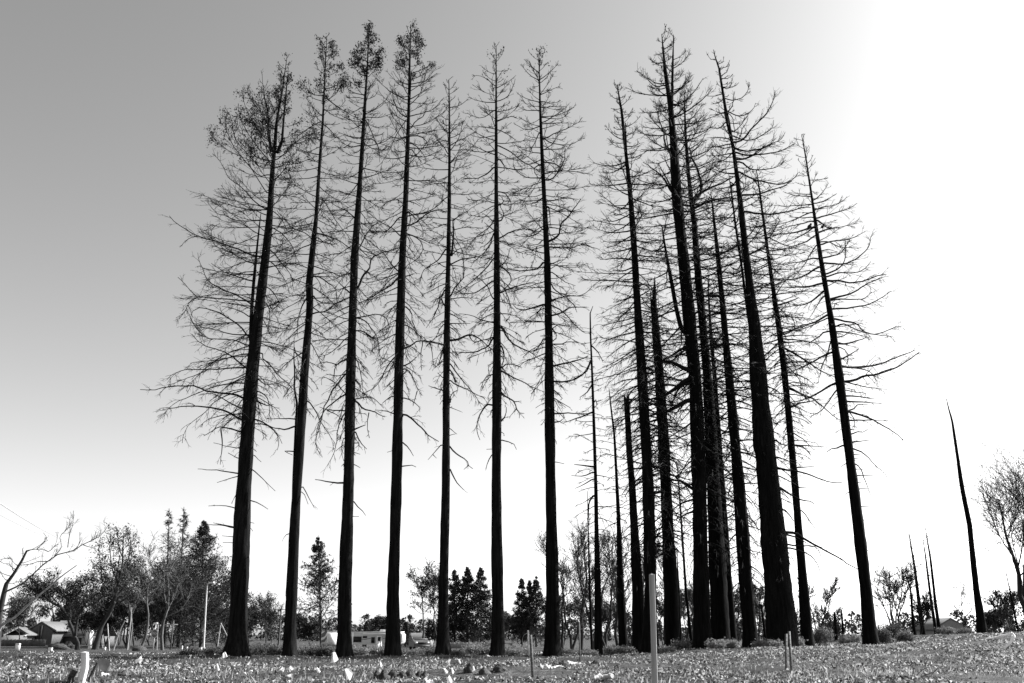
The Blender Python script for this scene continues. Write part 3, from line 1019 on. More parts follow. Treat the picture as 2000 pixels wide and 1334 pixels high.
TR19 = '''
I 1.6 610,270 690,260 770,220 830,180
I 1.5 620,245 690,180 740,110 755,80
I 1.7 630,330 720,305 830,285 930,210
I 2.0 640,410 770,375 930,325 1020,270
I 1.8 650,420 700,470 760,500 850,495 1010,460
I 2.4 660,545 740,515 860,495
I 2.0 690,655 780,625 940,605 1040,565 1095,530
I 1.6 680,630 760,630 850,675 1040,690
I 1.6 695,715 750,700 830,725
I 2.1 705,780 790,760 870,730 930,650 960,590
I 2.4 715,830 880,835 960,815 1060,750 1130,670 1150,580
I 2.2 735,930 830,890 895,830 910,740 910,600
I 2.0 740,955 850,920 950,920 1070,895 1150,810
I 2.8 745,990 860,995 960,1012 1070,995 1200,950 1290,930
I 2.6 770,1165 880,1135 980,1105 1120,1020 1260,960
I 2.2 780,1175 880,1165 1000,1165 1080,1160 1160,1095
I 2.4 795,1255 930,1245 1070,1225 1190,1185 1340,1085
I 1.6 800,1255 820,1200 900,1190
I 1.5 580,210 500,205 400,190 330,160
I 1.6 595,280 480,290 350,300 240,290
I 1.7 600,355 520,385 400,440 200,490
I 1.5 615,405 490,405 380,400
I 1.6 615,435 490,465 350,500 180,565
I 2.6 625,490 530,520 400,550 190,575
I 1.8 625,490 560,540 450,600 370,630
I 2.0 640,565 560,620 440,665 210,725
I 1.5 650,650 580,750 540,830 430,960
I 2.2 670,790 620,785 500,815 370,835
I 2.4 680,860 620,890 540,940 440,975 260,990
I 1.5 690,915 600,900 450,910
I 2.6 700,1015 580,1045 480,1055 250,1050
I 2.4 710,1085 640,1150 540,1210 330,1240
I 1.6 715,1130 620,1270 580,1334
J 2.6 800,105 900,130 1010,150 1070,215 1180,255 1300,215 1390,180
J 2.0 820,180 890,155 980,195 1110,240 1350,280
J 2.2 820,225 960,240 1110,275
J 1.8 830,275 880,275 980,205
J 2.6 840,340 930,335 1030,310 1110,275
J 1.8 850,370 910,400 935,450 935,530
J 2.4 865,485 930,455 1035,390
J 2.9 870,545 960,560 1130,550 1250,525 1380,470 1560,400
J 1.8 880,560 1000,565 1130,595 1200,680 1215,740
J 3.2 895,695 990,680 1090,640 1210,625 1350,570 1450,525 1600,420
J 2.0 930,700 1090,740 1300,765
J 1.6 910,770 1000,790 1100,800
J 2.4 915,825 1030,830 1190,855
J 2.4 920,880 1040,880 1250,897
J 2.2 930,965 1000,940 1030,905 1120,905
J 2.9 940,970 1090,1015 1190,1060 1280,1115 1385,1180 1450,1235
J 2.2 950,1055 1050,1048 1310,1053
J 1.8 945,975 1000,1060 985,1150
J 2.0 970,1180 1020,1160 1070,1165 1120,1135
J 2.0 975,1255 1130,1238
J 1.5 890,620 990,630
J 2.6 745,70 690,105 610,145 520,165 310,200
J 1.7 745,100 620,160 420,240
J 2.2 765,225 710,235 640,290 540,350
J 2.0 775,320 740,440 690,560 660,700
J 2.6 790,420 700,455 590,520 460,580 360,620
J 2.9 820,705 720,760 620,820 520,860 390,885
J 2.0 830,770 760,870 680,970 570,1020
M 2.4 890,95 830,120 770,130 735,160
M 2.2 985,125 1070,160 1130,215 1200,290 1270,345 1300,400
M 2.0 1000,265 1050,310 1090,410 1160,590
M 1.6 995,180 1070,175
M 1.6 1000,218 1040,220
M 1.6 1010,315 1085,318
M 1.8 1020,375 1170,375
M 1.6 1030,440 1065,443
M 1.8 1035,500 1125,495
M 1.6 1060,665 1150,665
M 1.6 1075,790 1110,787
M 1.6 1115,1070 1145,1075
M 1.6 915,265 865,298
M 1.6 942,530 908,555
M 2.0 980,65 1135,45
'''
TR14 = '''
K 2.0 850,270 740,270 560,245 430,190
K 1.8 800,170 720,185 620,100 540,35
K 1.8 830,400 750,420 620,430 570,385
K 3.0 860,780 810,740 790,600 745,480 745,390
K 3.0 870,1170 800,1050 720,970 600,890
K 3.0 910,1220 860,1120 740,900
K 2.0 890,350 960,340 1080,230 1160,110
K 2.4 900,470 1000,420 1150,310 1250,200
K 2.2 910,540 1100,520 1300,450
K 2.0 880,260 980,180 1000,60
K 2.0 850,560 700,580 600,560
L 7.0 1240,770 1180,740 1100,700 1010,690
L 6.0 1240,870 1120,960 1040,1010 880,1060
L 3.0 1250,900 1150,980 1100,1150
L 6.0 1260,1060 1160,1110 1060,1160 900,1200
L 4.0 1230,560 1100,640 1010,690
e 4.5 1530,310 1440,250 1370,215 1300,210 1240,150
e 3.0 1530,420 1400,460 1290,540
e 2.6 1530,545 1400,600 1300,660
'''
TR14b = '''
K 5.0 1060,1270 1130,1190 1140,1080 1100,950 1050,830 1030,750
K 4.0 1060,1240 1180,1150 1320,1090 1440,1030
K 4.0 1070,1320 1230,1250 1420,1210
'''
TR8 = '''
L 2.2 350,690 320,770 250,830 130,885 0,880
L 2.0 360,910 320,980 250,1030
L 2.2 370,1165 300,1200 180,1240 100,1265
L 1.8 350,540 420,610 465,700
L 1.8 375,1090 400,1050 405,1100
e 2.6 450,370 400,440 385,550 380,720
e 2.4 430,65 330,50 230,40
e 1.8 440,120 330,165 200,160
e 1.8 445,190 330,260 240,300
'''
# ---- the row of seven on the left and middle
RG = 'tall charred trees in the evenly spaced row'
big_tree('charred_tree', 'tall thick charred tree at the end of the row, long branches over the street lamp', 49,
    [(463, 1272, 36), (464, 1238, 34), (467, 1151, 32.5), (475, 979, 29.5), (479, 925, 28.5), (492, 737, 24), (499, 662, 22), (512, 550, 17.5), (526, 431, 12.5),
     (533, 330, 9), (538, 280, 7), (541, 236, 5), (551, 180, 3), (560, 113, 1)],
    [(113, 12, 12, 50, 75), (150, 36, 30, 45, 70), (200, 60, 40, 40, 70), (240, 85, 46, 35, 70), (300, 100, 50, 20, 60), (400, 110, 60, 5, 35), (540, 125, 65, 0, 5), (680, 110, 65, -5, -35), (800, 70, 45, -20, -60), (870, 25, 25, -25, -50)],
    22, TR1, stems=[[(490, 665, 8), (492, 600, 7), (497, 540, 6), (503, 480, 4), (507, 440, 2.5), (510, 415, 1)],
                    [(542, 298, 7), (551, 275, 5), (556, 216, 3.5), (562, 150, 2)], [(530, 296, 5), (526, 260, 4), (523, 215, 3), (516, 190, 1.5)]],
    bark_mat='char_row', flare=.75, group=RG, reach=1.28, foliage=dict(below=345, keep=.6, n=6, gap=.34), seed=10)
big_tree('charred_tree', 'slender charred tree with a thin second stem hugging its trunk, second in the row', 49.5,
    [(567, 1277, 24), (569, 1200, 22), (571, 1151, 21), (577, 1000, 18), (585, 890, 16.5), (594, 740, 15.5), (605, 550, 13.2), (606, 598, 13.8), (617.5, 431, 8), (624, 320, 6), (630, 236, 4), (634, 150, 2.6), (639, 70, 1)],
    [(70, 10, 10, 45, 70), (90, 24, 24, 40, 65), (130, 40, 40, 35, 65), (190, 42, 42, 15, 60), (260, 50, 50, -15, 35), (420, 60, 62, -10, -5), (600, 65, 60, -15, -30), (740, 45, 35, -40, -65), (800, 20, 20, -40, -60)],
    20, TR2, stems=[[(569, 1165, 10), (570, 1080, 9), (572, 1000, 8), (574.5, 920, 7), (579, 818, 5), (581, 791, 4.4), (575, 757, 3.6), (576.5, 728, 3), (574.6, 703, 2.2), (575, 660, 1)]],
    bark_mat='char_row', flare=.5, group=RG, reach=1.28, foliage=dict(below=200, keep=.7, n=7, gap=.3), seed=20)
big_tree('charred_tree', 'charred tree third in the row with gnarled drooping branches, leafy crown tip', 48.5,
    [(673, 1280, 29), (673, 1240, 27), (674, 1151, 25), (680, 950, 21), (684, 762, 18.5), (693, 500, 14), (701, 382, 10.5), (712, 206, 5.5), (718, 120, 3), (722, 46, 1)],
    [(46, 10, 10, 45, 70), (70, 26, 26, 40, 65), (110, 40, 40, 30, 60), (160, 44, 44, 10, 55), (260, 52, 55, -10, 45), (420, 62, 65, -20, -15), (620, 70, 60, -25, -45), (800, 50, 40, -45, -70), (900, 20, 15, -50, -70)],
    20, TR3, bark_mat='char_row', flare=.55, group=RG, reach=1.28, foliage=dict(below=165, keep=.8, n=8, gap=.27), seed=30)
big_tree('charred_tree', 'charred tree fourth in the row with the leafiest tuft at its top', 49,
    [(768, 1280, 26), (768, 1220, 24), (768, 1151, 23), (774, 950, 19.5), (779, 762, 18.5), (786, 500, 14), (792, 382, 10), (799, 206, 6), (801, 120, 3.5), (803, 48, 1)],
    [(48, 10, 10, 45, 70), (70, 26, 24, 40, 65), (110, 46, 44, 25, 60), (160, 50, 56, 10, 50), (260, 55, 65, 0, 40), (420, 60, 70, -20, -20), (620, 62, 60, -30, -50), (740, 40, 40, -45, -65), (800, 15, 15, -45, -65)],
    20, TR4, stems=[[(797, 235, 3.5), (801, 190, 3), (804, 140, 2)]], bark_mat='char_row', flare=.6, group=RG, reach=1.28, foliage=dict(below=155, keep=.8, n=9, gap=.27), seed=40)
big_tree('charred_tree', 'thinnest and shortest charred tree of the row, fifth along, forked bare limbs', 49,
    [(867, 1280, 23), (866, 1230, 21), (866, 1151, 19.5), (870, 950, 15), (871.5, 762, 14), (876, 500, 9), (877, 382, 6.5), (877.5, 206, 3.2), (877, 155, 1)],
    [(155, 10, 10, 45, 65), (180, 30, 30, 40, 60), (280, 48, 48, 15, 45), (420, 55, 55, 5, 5), (620, 50, 50, -25, -45), (740, 30, 30, -40, -60), (800, 12, 12, -40, -60)],
    19, TR5, stems=[[(882, 500, 4), (886, 460, 3.4), (885, 430, 2)]], bark_mat='char_row', flare=.7, group=RG, reach=1.28, seed=50)
big_tree('charred_tree', 'straight upright charred tree sixth in the row with small dry tufts near its top', 49.5,
    [(972, 1276, 26), (973, 1230, 24), (972.5, 1151, 22.5), (970, 950, 19.3), (970, 762, 17.6), (971, 500, 11.2), (970, 382, 8.4), (968.5, 206, 4.3), (968.5, 130, 2.4), (969, 90, 1)],
    [(90, 10, 10, 45, 65), (120, 34, 34, 35, 60), (190, 46, 42, 20, 45), (300, 50, 50, 0, 15), (460, 60, 62, -15, -25), (640, 55, 60, -25, -45), (760, 30, 30, -40, -60), (830, 10, 10, -40, -60)],
    18, TR6, bark_mat='char_row', flare=.55, group=RG, reach=1.28, foliage=dict(below=150, keep=.22, n=4, gap=.42), seed=60)
big_tree('charred_tree', 'charred tree last in the row beside the dense cluster, long open branches', 49.5,
    [(1078, 1275, 29), (1078, 1235, 27), (1078.5, 1151, 24.5), (1076, 950, 20.7), (1073, 762, 18.7), (1068, 500, 11.8), (1063, 382, 9.2), (1055, 206, 4.3), (1053, 140, 2.6), (1052, 94, 1)],
    [(94, 10, 10, 45, 65), (120, 36, 36, 40, 55), (200, 44, 46, 10, 35), (300, 55, 66, -5, 10), (460, 65, 75, -10, -10), (640, 60, 70, -15, -25), (780, 30, 50, -25, -45), (850, 10, 20, -30, -50)],
    20, TR7, bark_mat='char', flare=.8, group=RG, reach=1.28, foliage=dict(below=150, keep=.25, n=4, gap=.42), seed=70)
# ---- the dense cluster on the right
CG = 'charred trees crowded together in the cluster'
big_tree('charred_sapling', 'thin charred pole tree with hooked tip at the edge of the cluster', 51,
    [(1169, 1282, 15), (1168, 1151, 12), (1164, 950, 6.6), (1156, 736, 4.4), (1153, 660, 3.4), (1152.5, 611, 2.2), (1158, 598, 1)],
    [(640, 25, 20, 20, 20), (800, 40, 30, -5, 10), (950, 48, 40, 0, -20), (1150, 42, 38, -5, -40)], 15, TR8, flare=.25, group=CG, reach=1.2, nspace=7.4, fat=1.45, seed=80, w0=1.9)
big_tree('charred_sapling', 'thin charred tree with a bent upper stem next to the broken stump', 56,
    [(1219, 1264, 19), (1212, 1151, 13.5), (1207, 1000, 8), (1204.5, 950, 6), (1200, 850, 4), (1193, 790, 3), (1190, 758, 1)],
    [(800, 20, 20, -10, -10), (950, 40, 30, -10, -30), (1130, 45, 30, -10, -40)], 14, flare=.2, group=CG, reach=1.2, nspace=7.4, fat=1.45, seed=90, w0=2.0)
big_tree('broken_tree', 'charred trunk snapped off halfway with a ragged flat top', 55,
    [(1246, 1270, 25), (1245, 1151, 21), (1235, 950, 13.5), (1229, 880, 11.5), (1223, 778, 10.5)],
    [(830, 10, 10, 0, -20), (950, 40, 40, -5, -30), (1150, 40, 40, -10, -40)], 12, flare=.3, group=CG, reach=1.2, nspace=7.4, fat=1.45, seed=100, broken=1)
big_tree('charred_tree', 'charred tree with fan of upcurved branches, foremost by the tall wooden stake', 50.5,
    [(1268, 1272, 34), (1270, 1220, 26), (1271, 1151, 23), (1265, 950, 21.6), (1254.5, 736, 18.5), (1239.5, 500, 12), (1231, 387, 9.5), (1221, 290, 6.5), (1214.5, 219, 5), (1208, 180, 2.5), (1206, 164, 1)],
    [(164, 14, 14, 40, 65), (195, 30, 30, 20, 55), (240, 38, 32, 0, 45), (310, 58, 45, -10, 35), (420, 80, 55, -10, 15), (560, 88, 60, -10, -10), (720, 85, 60, -15, -30), (900, 70, 60, -10, -35), (1080, 50, 45, -15, -45)],
    31, stems=[[(1236, 445, 4.5), (1230, 380, 3.6), (1224, 310, 3), (1221, 240, 1.6)]], flare=.5, group=CG, reach=1.2, nspace=7.4, fat=1.45, seed=110, w0=2.4)
big_tree('broken_tree', 'charred trunk with splintered shredded top, right behind the tall wooden stake', 56,
    [(1314, 1262, 28), (1311, 1151, 27), (1300, 950, 21.6), (1288, 736, 19), (1281, 640, 15), (1278, 600, 11), (1279, 560, 5), (1279.5, 540, 1.5)],
    [(560, 12, 12, 10, 0), (610, 45, 40, 0, -10), (740, 75, 60, -5, -25), (900, 70, 60, -10, -35), (1080, 50, 50, -15, -45)],
    52, stems=[[(1277, 640, 6), (1272, 600, 4.5), (1270, 570, 2)]], flare=.25, group=CG, reach=1.2, nspace=7.4, fat=1.45, seed=120, w0=2.5)
big_tree('charred_sapling', 'very thin bare charred stem leaning between the splintered trunk and the tallest cluster tree', 58,
    [(1352, 1270, 7), (1339, 1151, 5), (1332, 1040, 4), (1326.5, 950, 3), (1322, 900, 1)],
    [(920, 10, 10, 0, -20), (1100, 30, 25, -10, -40)], 10, flare=.1, group=CG, reach=1.2, nspace=7.4, fat=1.45, seed=130, w0=1.4)
big_tree('charred_tree', 'tallest tree of the cluster, bushy twin-tipped crown and heavy drooping limbs', 52,
    [(1372, 1265, 34), (1371, 1200, 30), (1370, 1151, 29), (1366, 950, 27), (1356.5, 736, 24), (1335, 500, 21), (1322, 387, 19.5), (1316, 300, 15), (1310, 219, 10.5), (1298.5, 134, 6), (1293, 66, 1.2)],
    [(66, 20, 20, 40, 70), (85, 34, 34, 30, 65), (130, 44, 44, 5, 55), (170, 46, 48, -5, 50), (240, 58, 55, -5, 45), (380, 72, 60, -10, 25), (520, 85, 65, -10, 0), (700, 85, 60, -10, -25), (900, 75, 60, -15, -40), (1080, 45, 45, -20, -50)],
    27, TR14, stems=[[(1312, 225, 7), (1313, 160, 5), (1314, 110, 3.5), (1315, 68, 1.2)],
               [(1342, 655, 11), (1330, 640, 9.5), (1320, 600, 8.5), (1313, 560, 7.5), (1305, 520, 6), (1298, 480, 4.5), (1292, 440, 2)]],
    flare=.3, group=CG, reach=1.2, nspace=7.4, fat=1.45, seed=140, w0=2.6, twig=.9, bushy=(270, 2.0))
big_tree('charred_tree', 'charred tree with a heavy hooked limb, squeezed against the tallest cluster tree', 54.5,
    [(1408, 1265, 36), (1404, 1151, 32), (1394, 950, 26), (1381, 736, 17.5), (1361, 500, 12.5), (1357, 440, 11), (1350, 387, 9), (1344, 337, 7), (1338, 260, 5), (1336, 180, 1.5)],
    [(180, 12, 25, 30, 60), (240, 30, 55, 20, 55), (340, 50, 80, 5, 30), (500, 55, 80, -5, 5), (700, 50, 70, -10, -25), (900, 45, 60, -15, -40), (1100, 40, 45, -20, -50)],
    31, TR14b, flare=.3, group=CG, reach=1.2, nspace=7.4, fat=1.45, seed=150, w0=2.6)
big_tree('charred_sapling', 'narrow charred tree with a pointed top behind the hooked-limb tree', 57.5,
    [(1432, 1264, 17), (1424, 1151, 16), (1410, 950, 11), (1396, 736, 8), (1388, 640, 6), (1384, 570, 3), (1383, 530, 1)],
    [(540, 10, 10, 20, 20), (640, 40, 40, -5, -10), (850, 45, 45, -10, -35), (1100, 40, 40, -20, -50)], 22, flare=.2, group=CG, reach=1.2, nspace=7.4, fat=1.45, seed=160, w0=2.1)
big_tree('charred_tree', 'slim straight charred tree with fine drooping twigs, between hooked-limb tree and thickest trunk', 53,
    [(1467, 1265, 31), (1465, 1230, 28), (1457, 1151, 26), (1443, 950, 23.5), (1424.5, 736, 15.5), (1412, 600, 11.5), (1402, 500, 8.2), (1394, 430, 5), (1389.5, 387, 2.6), (1387, 374, 1)],
    [(376, 14, 14, 30, 50), (440, 38, 40, 0, 30), (580, 62, 65, -5, 0), (760, 60, 68, -10, -30), (950, 55, 62, -10, -45), (1150, 45, 50, -20, -55)],
    36, stems=[[(1411, 580, 5), (1406, 530, 4), (1403, 500, 3), (1400, 470, 1.5)]], flare=.25, group=CG, reach=1.2, nspace=7.4, fat=1.45, seed=170, w0=2.4)
big_tree('charred_tree', 'thickest trunk of the cluster with burls, top half sweeping long upcurved branches outwards', 50,
    [(1529, 1262, 60), (1527, 1220, 57), (1520, 1151, 54), (1501, 950, 38), (1497, 905, 40), (1492, 860, 43), (1487, 800, 34), (1482, 736, 31), (1474, 634, 21), (1461, 530, 14), (1457, 500, 13), (1444.5, 387, 9.5), (1431.5, 286, 6.5), (1420, 230, 8), (1417, 212, 5.5), (1405, 134, 3.4), (1397, 110, 2), (1394, 97, 1)],
    [(100, 5, 5, 30, 60), (150, 16, 20, 0, 60), (230, 32, 30, -10, 50), (330, 55, 50, -15, 40), (480, 65, 60, -10, 20), (650, 55, 55, -10, -15), (850, 40, 50, -20, -45), (1120, 35, 45, -25, -60)],
    25, TR17, stems=[[(1470, 660, 8), (1462, 620, 7), (1455, 570, 5.5), (1446, 500, 4.8), (1437, 440, 4), (1430.5, 387, 3), (1423, 337, 1)]], flare=.12, group=CG, reach=1.2, nspace=7.4, fat=1.45, seed=180, w0=2.5)
big_tree('charred_tree', 'slim charred tree just outside the thickest trunk, drooping broken branches', 53.5,
    [(1578, 1265, 25), (1576, 1235, 22), (1570, 1151, 19.3), (1553, 950, 13.2), (1532.5, 736, 13), (1522, 640, 10.5), (1501.5, 500, 6.8), (1485, 387, 4), (1480, 350, 2.2), (1476, 330, 1)],
    [(332, 14, 14, 30, 55), (400, 38, 38, -5, 30), (520, 60, 62, -5, 5), (680, 55, 62, -10, -25), (850, 30, 45, -15, -45), (920, 15, 25, -20, -50)],
    42, TR18, flare=.25, group=CG, reach=1.2, nspace=7.4, fat=1.45, seed=190, w0=2.2)
big_tree('charred_tree', 'outermost charred tree of the cluster with open level branches, two birds perched in it', 52,
    [(1703, 1260, 31), (1699, 1235, 27), (1691.5, 1151, 23.6), (1666.5, 950, 19.2), (1639, 736, 16.3), (1623, 620, 12), (1602.5, 500, 8.4), (1585.6, 387, 4.6), (1572, 300, 3), (1565, 263, 1)],
    [(264, 16, 16, 45, 60), (290, 30, 30, 35, 50), (320, 36, 34, 15, 40), (380, 38, 36, 0, 20), (560, 40, 40, -5, 0), (760, 30, 35, -15, -20), (900, 8, 10, -15, -30)],
    15, TR19, stems=[[(1578, 340, 2), (1573, 300, 1.6), (1568, 270, 1)]], flare=.3, group=CG, reach=1.2, nspace=7.4, fat=1.45, seed=200, w0=1.9)
snag = big_tree('dead_snag', 'lone burnt snag without branches standing apart on the rise', 70,
    [(1917, 1236, 17), (1914, 1200, 14.5), (1907, 1151, 12.4), (1894, 1025, 9), (1878.5, 950, 8), (1868, 880, 6), (1859, 820, 4), (1853, 800, 2.6), (1848, 778, 1)],
    [(860, 7, 7, 10, 10), (1000, 9, 9, 0, 10), (1100, 9, 9, 0, 5)], 20, flare=.25, group='', seed=210, twig=0, w0=2.2)

# ---------------------------------------------------------------- background trees
def tree_root(name, label, u, v, Yd, group, cat='tree', rise=0):
    x = float(at(u, v, Yd)[0])
    z = float(ground_z(x, Yd))
    return empty(name, (x, Yd, z - .03), label, cat, group), np.array([x, Yd, z - .03])

def bare_tree(name, label, u, v_top, Yd, lean=0., spread=.55, stems=1, group='bare trees behind the charred cluster', mat='dark_bark', n=(7, 6, 5, 2), w=.016, up=.35,
              leaves=None, ubase=None, vbase=1262, lo=.28):
    root, foot = tree_root(name, label, u if ubase is None else ubase, vbase, Yd, group)
    top = at(u, v_top, Yd)
    H = float(top[2] - foot[2])
    tr = []
    for k in range(stems):
        a = 2.4 * k + rng.uniform(0, 1)
        d = np.array([math.cos(a), math.sin(a), 0]) * (.22 * H if stems > 1 else 0)
        t = np.linspace(0, 1, 8)[:, None]
        wob = np.cumsum(rng.normal(0, .016 * H, (8, 3)), 0) * np.array([1, 1, .3]); wob[0] = 0
        tr.append(foot + (np.array([top[0] - foot[0], 0, H * rng.uniform(.8, .97)])) * t + d * t ** 1.3 + wob)
    tr = np.array(tr)
    r0 = w * H
    rr = r0 * np.linspace(1.15, .22, 8)[None].repeat(stems, 0) / (1 if stems == 1 else 1.3)
    mb = MB(); mb.tubes(tr, rr, 7)
    px = float(mpp(u, vbase, Yd))
    link('trunk', mb.mesh('trunk', foot, True), M[mat], root)
    cr = MB()
    A, a = sprout(tr, rr, n[0], lo, (22, 58), spread * H * .75, up, 7, px * .9, taper=.5, ratio=.55, jit=.16)
    B, b = sprout(A, a, n[1], .25, (22, 60), spread * H * .38, up, 5, px * .55, ratio=.5, jit=.14)
    C, c = sprout(B, b, n[2], .2, (18, 50), spread * H * .21, up, 4, px * .42, ratio=.55, jit=.13)
    cr.tubes(A, a, 3); cr.tubes(B, b, 3); cr.tubes(C, c, 3)
    D = C
    if n[3]:
        D, d = sprout(C, c, n[3], .2, (20, 55), spread * H * .12, up, 3, px * .32, ratio=.6, jit=.13)
        cr.tubes(D, d, 3)
    crown = link('crown', cr.mesh('crown', foot), M[mat], root)
    if leaves:
        T = np.concatenate([C[:, -1], C[:, 2], D[:, -1]])
        T = T[rng.random(len(T)) < leaves[0]]
        k = vnoise(T[:, 0] * 1.3 + T[:, 1], T[:, 2], .09 * H, int(u)); T = T[k > leaves[4] if len(leaves) > 4 else k > .35]
        link('foliage', leaf_clumps(T, px, leaves[1], px * leaves[2], px * leaves[3], .4, foot, 'foliage'), M['leaf'], crown)['kind'] = 'stuff'
    return root

def conifer(name, label, u, v_top, Yd, width, dens=90, needles=1., droop=-.25, group='living conifers in the background', vbase=1262, ubase=None, lo=.12, size=3.4, mat='needle', shape=1.0, thick=.012, bare=0):
    root, foot = tree_root(name, label, u if ubase is None else ubase, vbase, Yd, group)
    top = at(u, v_top, Yd)
    H = float(top[2] - foot[2]); px = float(mpp(u, vbase, Yd))
    t = np.linspace(0, 1, 10)
    tr = (foot + (top - foot) * t[:, None] * np.array([1, 1, 1]))[None]
    rr = (thick * H * (1.02 - t))[None] + px * .3
    mb = MB(); mb.tubes(tr, rr, 7)
    link('trunk', mb.mesh('trunk', foot, True), M['dark_bark'], root)
    Wm = width * px * .68
    A, a = sprout(tr, rr, dens, lo, (62, 92), Wm, -droop, 6, px * .55, taper=shape, ratio=.25, jit=.1, vary=(.75, 1.15))
    cr = MB(); cr.tubes(A, a, 4)
    La = np.linalg.norm(A[:, -1] - A[:, 0], axis=1)
    B, b = sprout(A, a, 6, .2, (30, 60), La * .5 + px, droop, 3, px * .42, ratio=.5)
    cr.tubes(B, b, 3)
    if bare:
        C, c = sprout(B, b, 2, .2, (30, 60), Wm * .10, droop, 3, px * .36, ratio=.5); cr.tubes(C, c, 3)
    crown = link('crown', cr.mesh('crown', foot), M['dark_bark'], root)
    if needles:
        T = np.concatenate([B[:, 1], B[:, 2], A[:, 2], A[:, 3], A[:, 4], A[:, 5]])
        T = T[rng.random(len(T)) < needles]
        link('needles', leaf_clumps(T, px, 7, px * 1.0, px * size * .5, .5, foot, 'needles'), M[mat], crown)['kind'] = 'stuff'
    return root

LG = 'background trees along the street behind the row'
# leaning bare tree at the edge, its limbs read off the photograph
TRP = '''
p 3.2 20,1320 300,1180 480,1020 640,880 800,780 990,735 1120,650 1310,560 1400,500 1480,370
p 1.8 360,730 430,720 500,712 600,720
p 1.5 500,712 630,580 590,490
p 1.5 600,720 665,745 760,640 790,480
p 1.6 740,810 830,690 815,550 850,490 920,430 960,270
p 1.6 920,690 940,540 980,400 1000,190
p 1.6 990,735 1080,640 1080,480
p 1.5 640,880 500,885 410,915 270,930
p 1.6 180,1020 160,900 155,830 0,850
p 1.5 190,990 120,910 70,915 0,880
p 1.5 75,1130 30,1060 0,1000
p 1.5 1120,650 1250,690 1380,640
q 2.0 5,320 140,260 270,205
q 2.0 5,370 200,310 320,300
'''
bm = big_tree('leaning_bare_tree', 'bare leaning tree with long thin limbs arching over the houses', 72,
    [(-8, 1264, 17), (-4, 1230, 14), (1, 1188, 11), (6, 1166, 9.5), (12, 1140, 8), (26, 1121, 6), (42, 1095, 4.6), (52, 1075, 3.4)],
    [(1074, 40, 50, 20, 50), (1140, 45, 50, 10, 40)], 14, TRP, bark_mat='dark_bark', flare=.3, group=LG, lushness=.85, bmat='grey_bark', bias0=.45, seed=300, fat=1.0,
    stems=[])
# pale dead limb propped through it
lp = np.array([(-6, 1236), (0, 1226), (26, 1208), (48, 1188), (70, 1168), (99, 1144), (121, 1125), (150, 1104)], float)
Pl = at(lp[:, 0], lp[:, 1], 71.0)
Pl[0, 2] = ground_z(Pl[0, 0], 71) - .05
mb = MB(); mb.tubes(catmull(Pl, 18), np.linspace(.12, .03, 18), 7, True)
o = link('dead_limb', mb.mesh('dead_limb', Pl[0], True), M['pale_bark'], None, Pl[0])
tag(o, 'long pale dead limb leaning diagonally in front of the houses', 'limb')

TRQ = '''
q 6.0 1010,760 1000,680 930,520 880,400 820,320 700,250 560,150 420,60
q 4.6 1010,690 1040,480 1080,360 1180,230 1380,80 1420,-30
q 3.0 930,520 960,400 900,280 880,200 800,60
q 3.0 950,460 930,200 1000,100 1010,-40
q 2.4 1060,380 1020,150 1080,-40
q 2.4 820,315 720,200 620,100 520,-60
q 2.2 700,250 600,120 450,-40
q 2.4 1180,230 1250,60 1230,-90
q 2.0 560,150 430,80 300,-20
q 2.0 745,300 640,350 550,378
q 2.0 1000,110 1120,0 1150,-110
q 2.0 880,200 720,40 660,-100
q 1.8 620,100 480,0 400,-100
'''
big_tree('umbrella_tree', 'spreading round-topped tree with dark forked trunk beside the white chimney house', 108,
    [(152, 1264, 10), (151, 1255, 8), (148, 1245, 6.5)],
    [(1140, 30, 30, 20, 20), (1160, 30, 30, 20, 20)], 0, TRQ, bark_mat='dark_bark', flare=.2, group=LG, lushness=1.5, bias0=.15, seed=310, fat=1.0,
    foliage=dict(below=1245, keep=1, n=13, gap=.12, spread=5.0, size=3.6), leaf='leaf', bmat='dark_bark')

TRR = '''
r 3.0 250,700 200,560 170,380 180,220
r 3.0 270,560 350,440 370,280 330,160
r 2.6 220,830 330,700 400,560 450,420 470,370
r 2.6 210,880 110,720 90,560 60,350
r 2.4 290,430 250,300 250,170
r 2.4 190,930 300,850 420,760 480,640
r 2.2 230,790 120,600 20,500
r 2.2 250,690 330,560 420,480
'''
big_tree('leafy_tree', 'tall feathery tree with dark slanting trunk between umbrella tree and conifers', 115,
    [(186, 1258, 12), (198, 1223, 9), (214, 1198, 8), (222, 1178, 7), (231, 1142, 5), (239, 1101, 3.6), (241, 1040, 1)],
    [(1045, 12, 12, 40, 60), (1100, 45, 40, 40, 60), (1180, 60, 50, 20, 40)], 14, TRR, bark_mat='dark_bark', flare=.3, group=LG, lushness=1.2, bias0=.4, seed=320, fat=1.0,
    foliage=dict(below=1250, keep=1, n=8, gap=.2, spread=4.4, size=3.3), leaf='leaf', bmat='dark_bark')
bare_tree('bare_tree', 'bare twiggy tree with pale lower trunk behind the stop sign', 284, 1098, 112, spread=.62, group=LG, mat='grey_bark', ubase=275, leaves=(.2, 2, 2, 2.4), vbase=1262)
bare_tree('bare_tree', 'wide bare tree with fanned limbs reaching up to the conifers', 345, 1075, 104, spread=.72, group=LG, mat='grey_bark', ubase=318, n=(8, 7, 5, 2), vbase=1262)
bare_tree('bare_tree', 'slender bare tree with slanted pale trunk beside the leaning stick', 262, 1115, 120, spread=.5, group=LG, mat='grey_bark', ubase=250, leaves=(.3, 2, 2, 2.6), vbase=1262)
bare_tree('bare_tree', 'pale dense-twigged tree rising behind the house roofs', 105, 1130, 205, spread=.7, group=LG, mat='grey_bark', n=(9, 7, 5, 1), vbase=1256, leaves=(.3, 2, 2, 2))
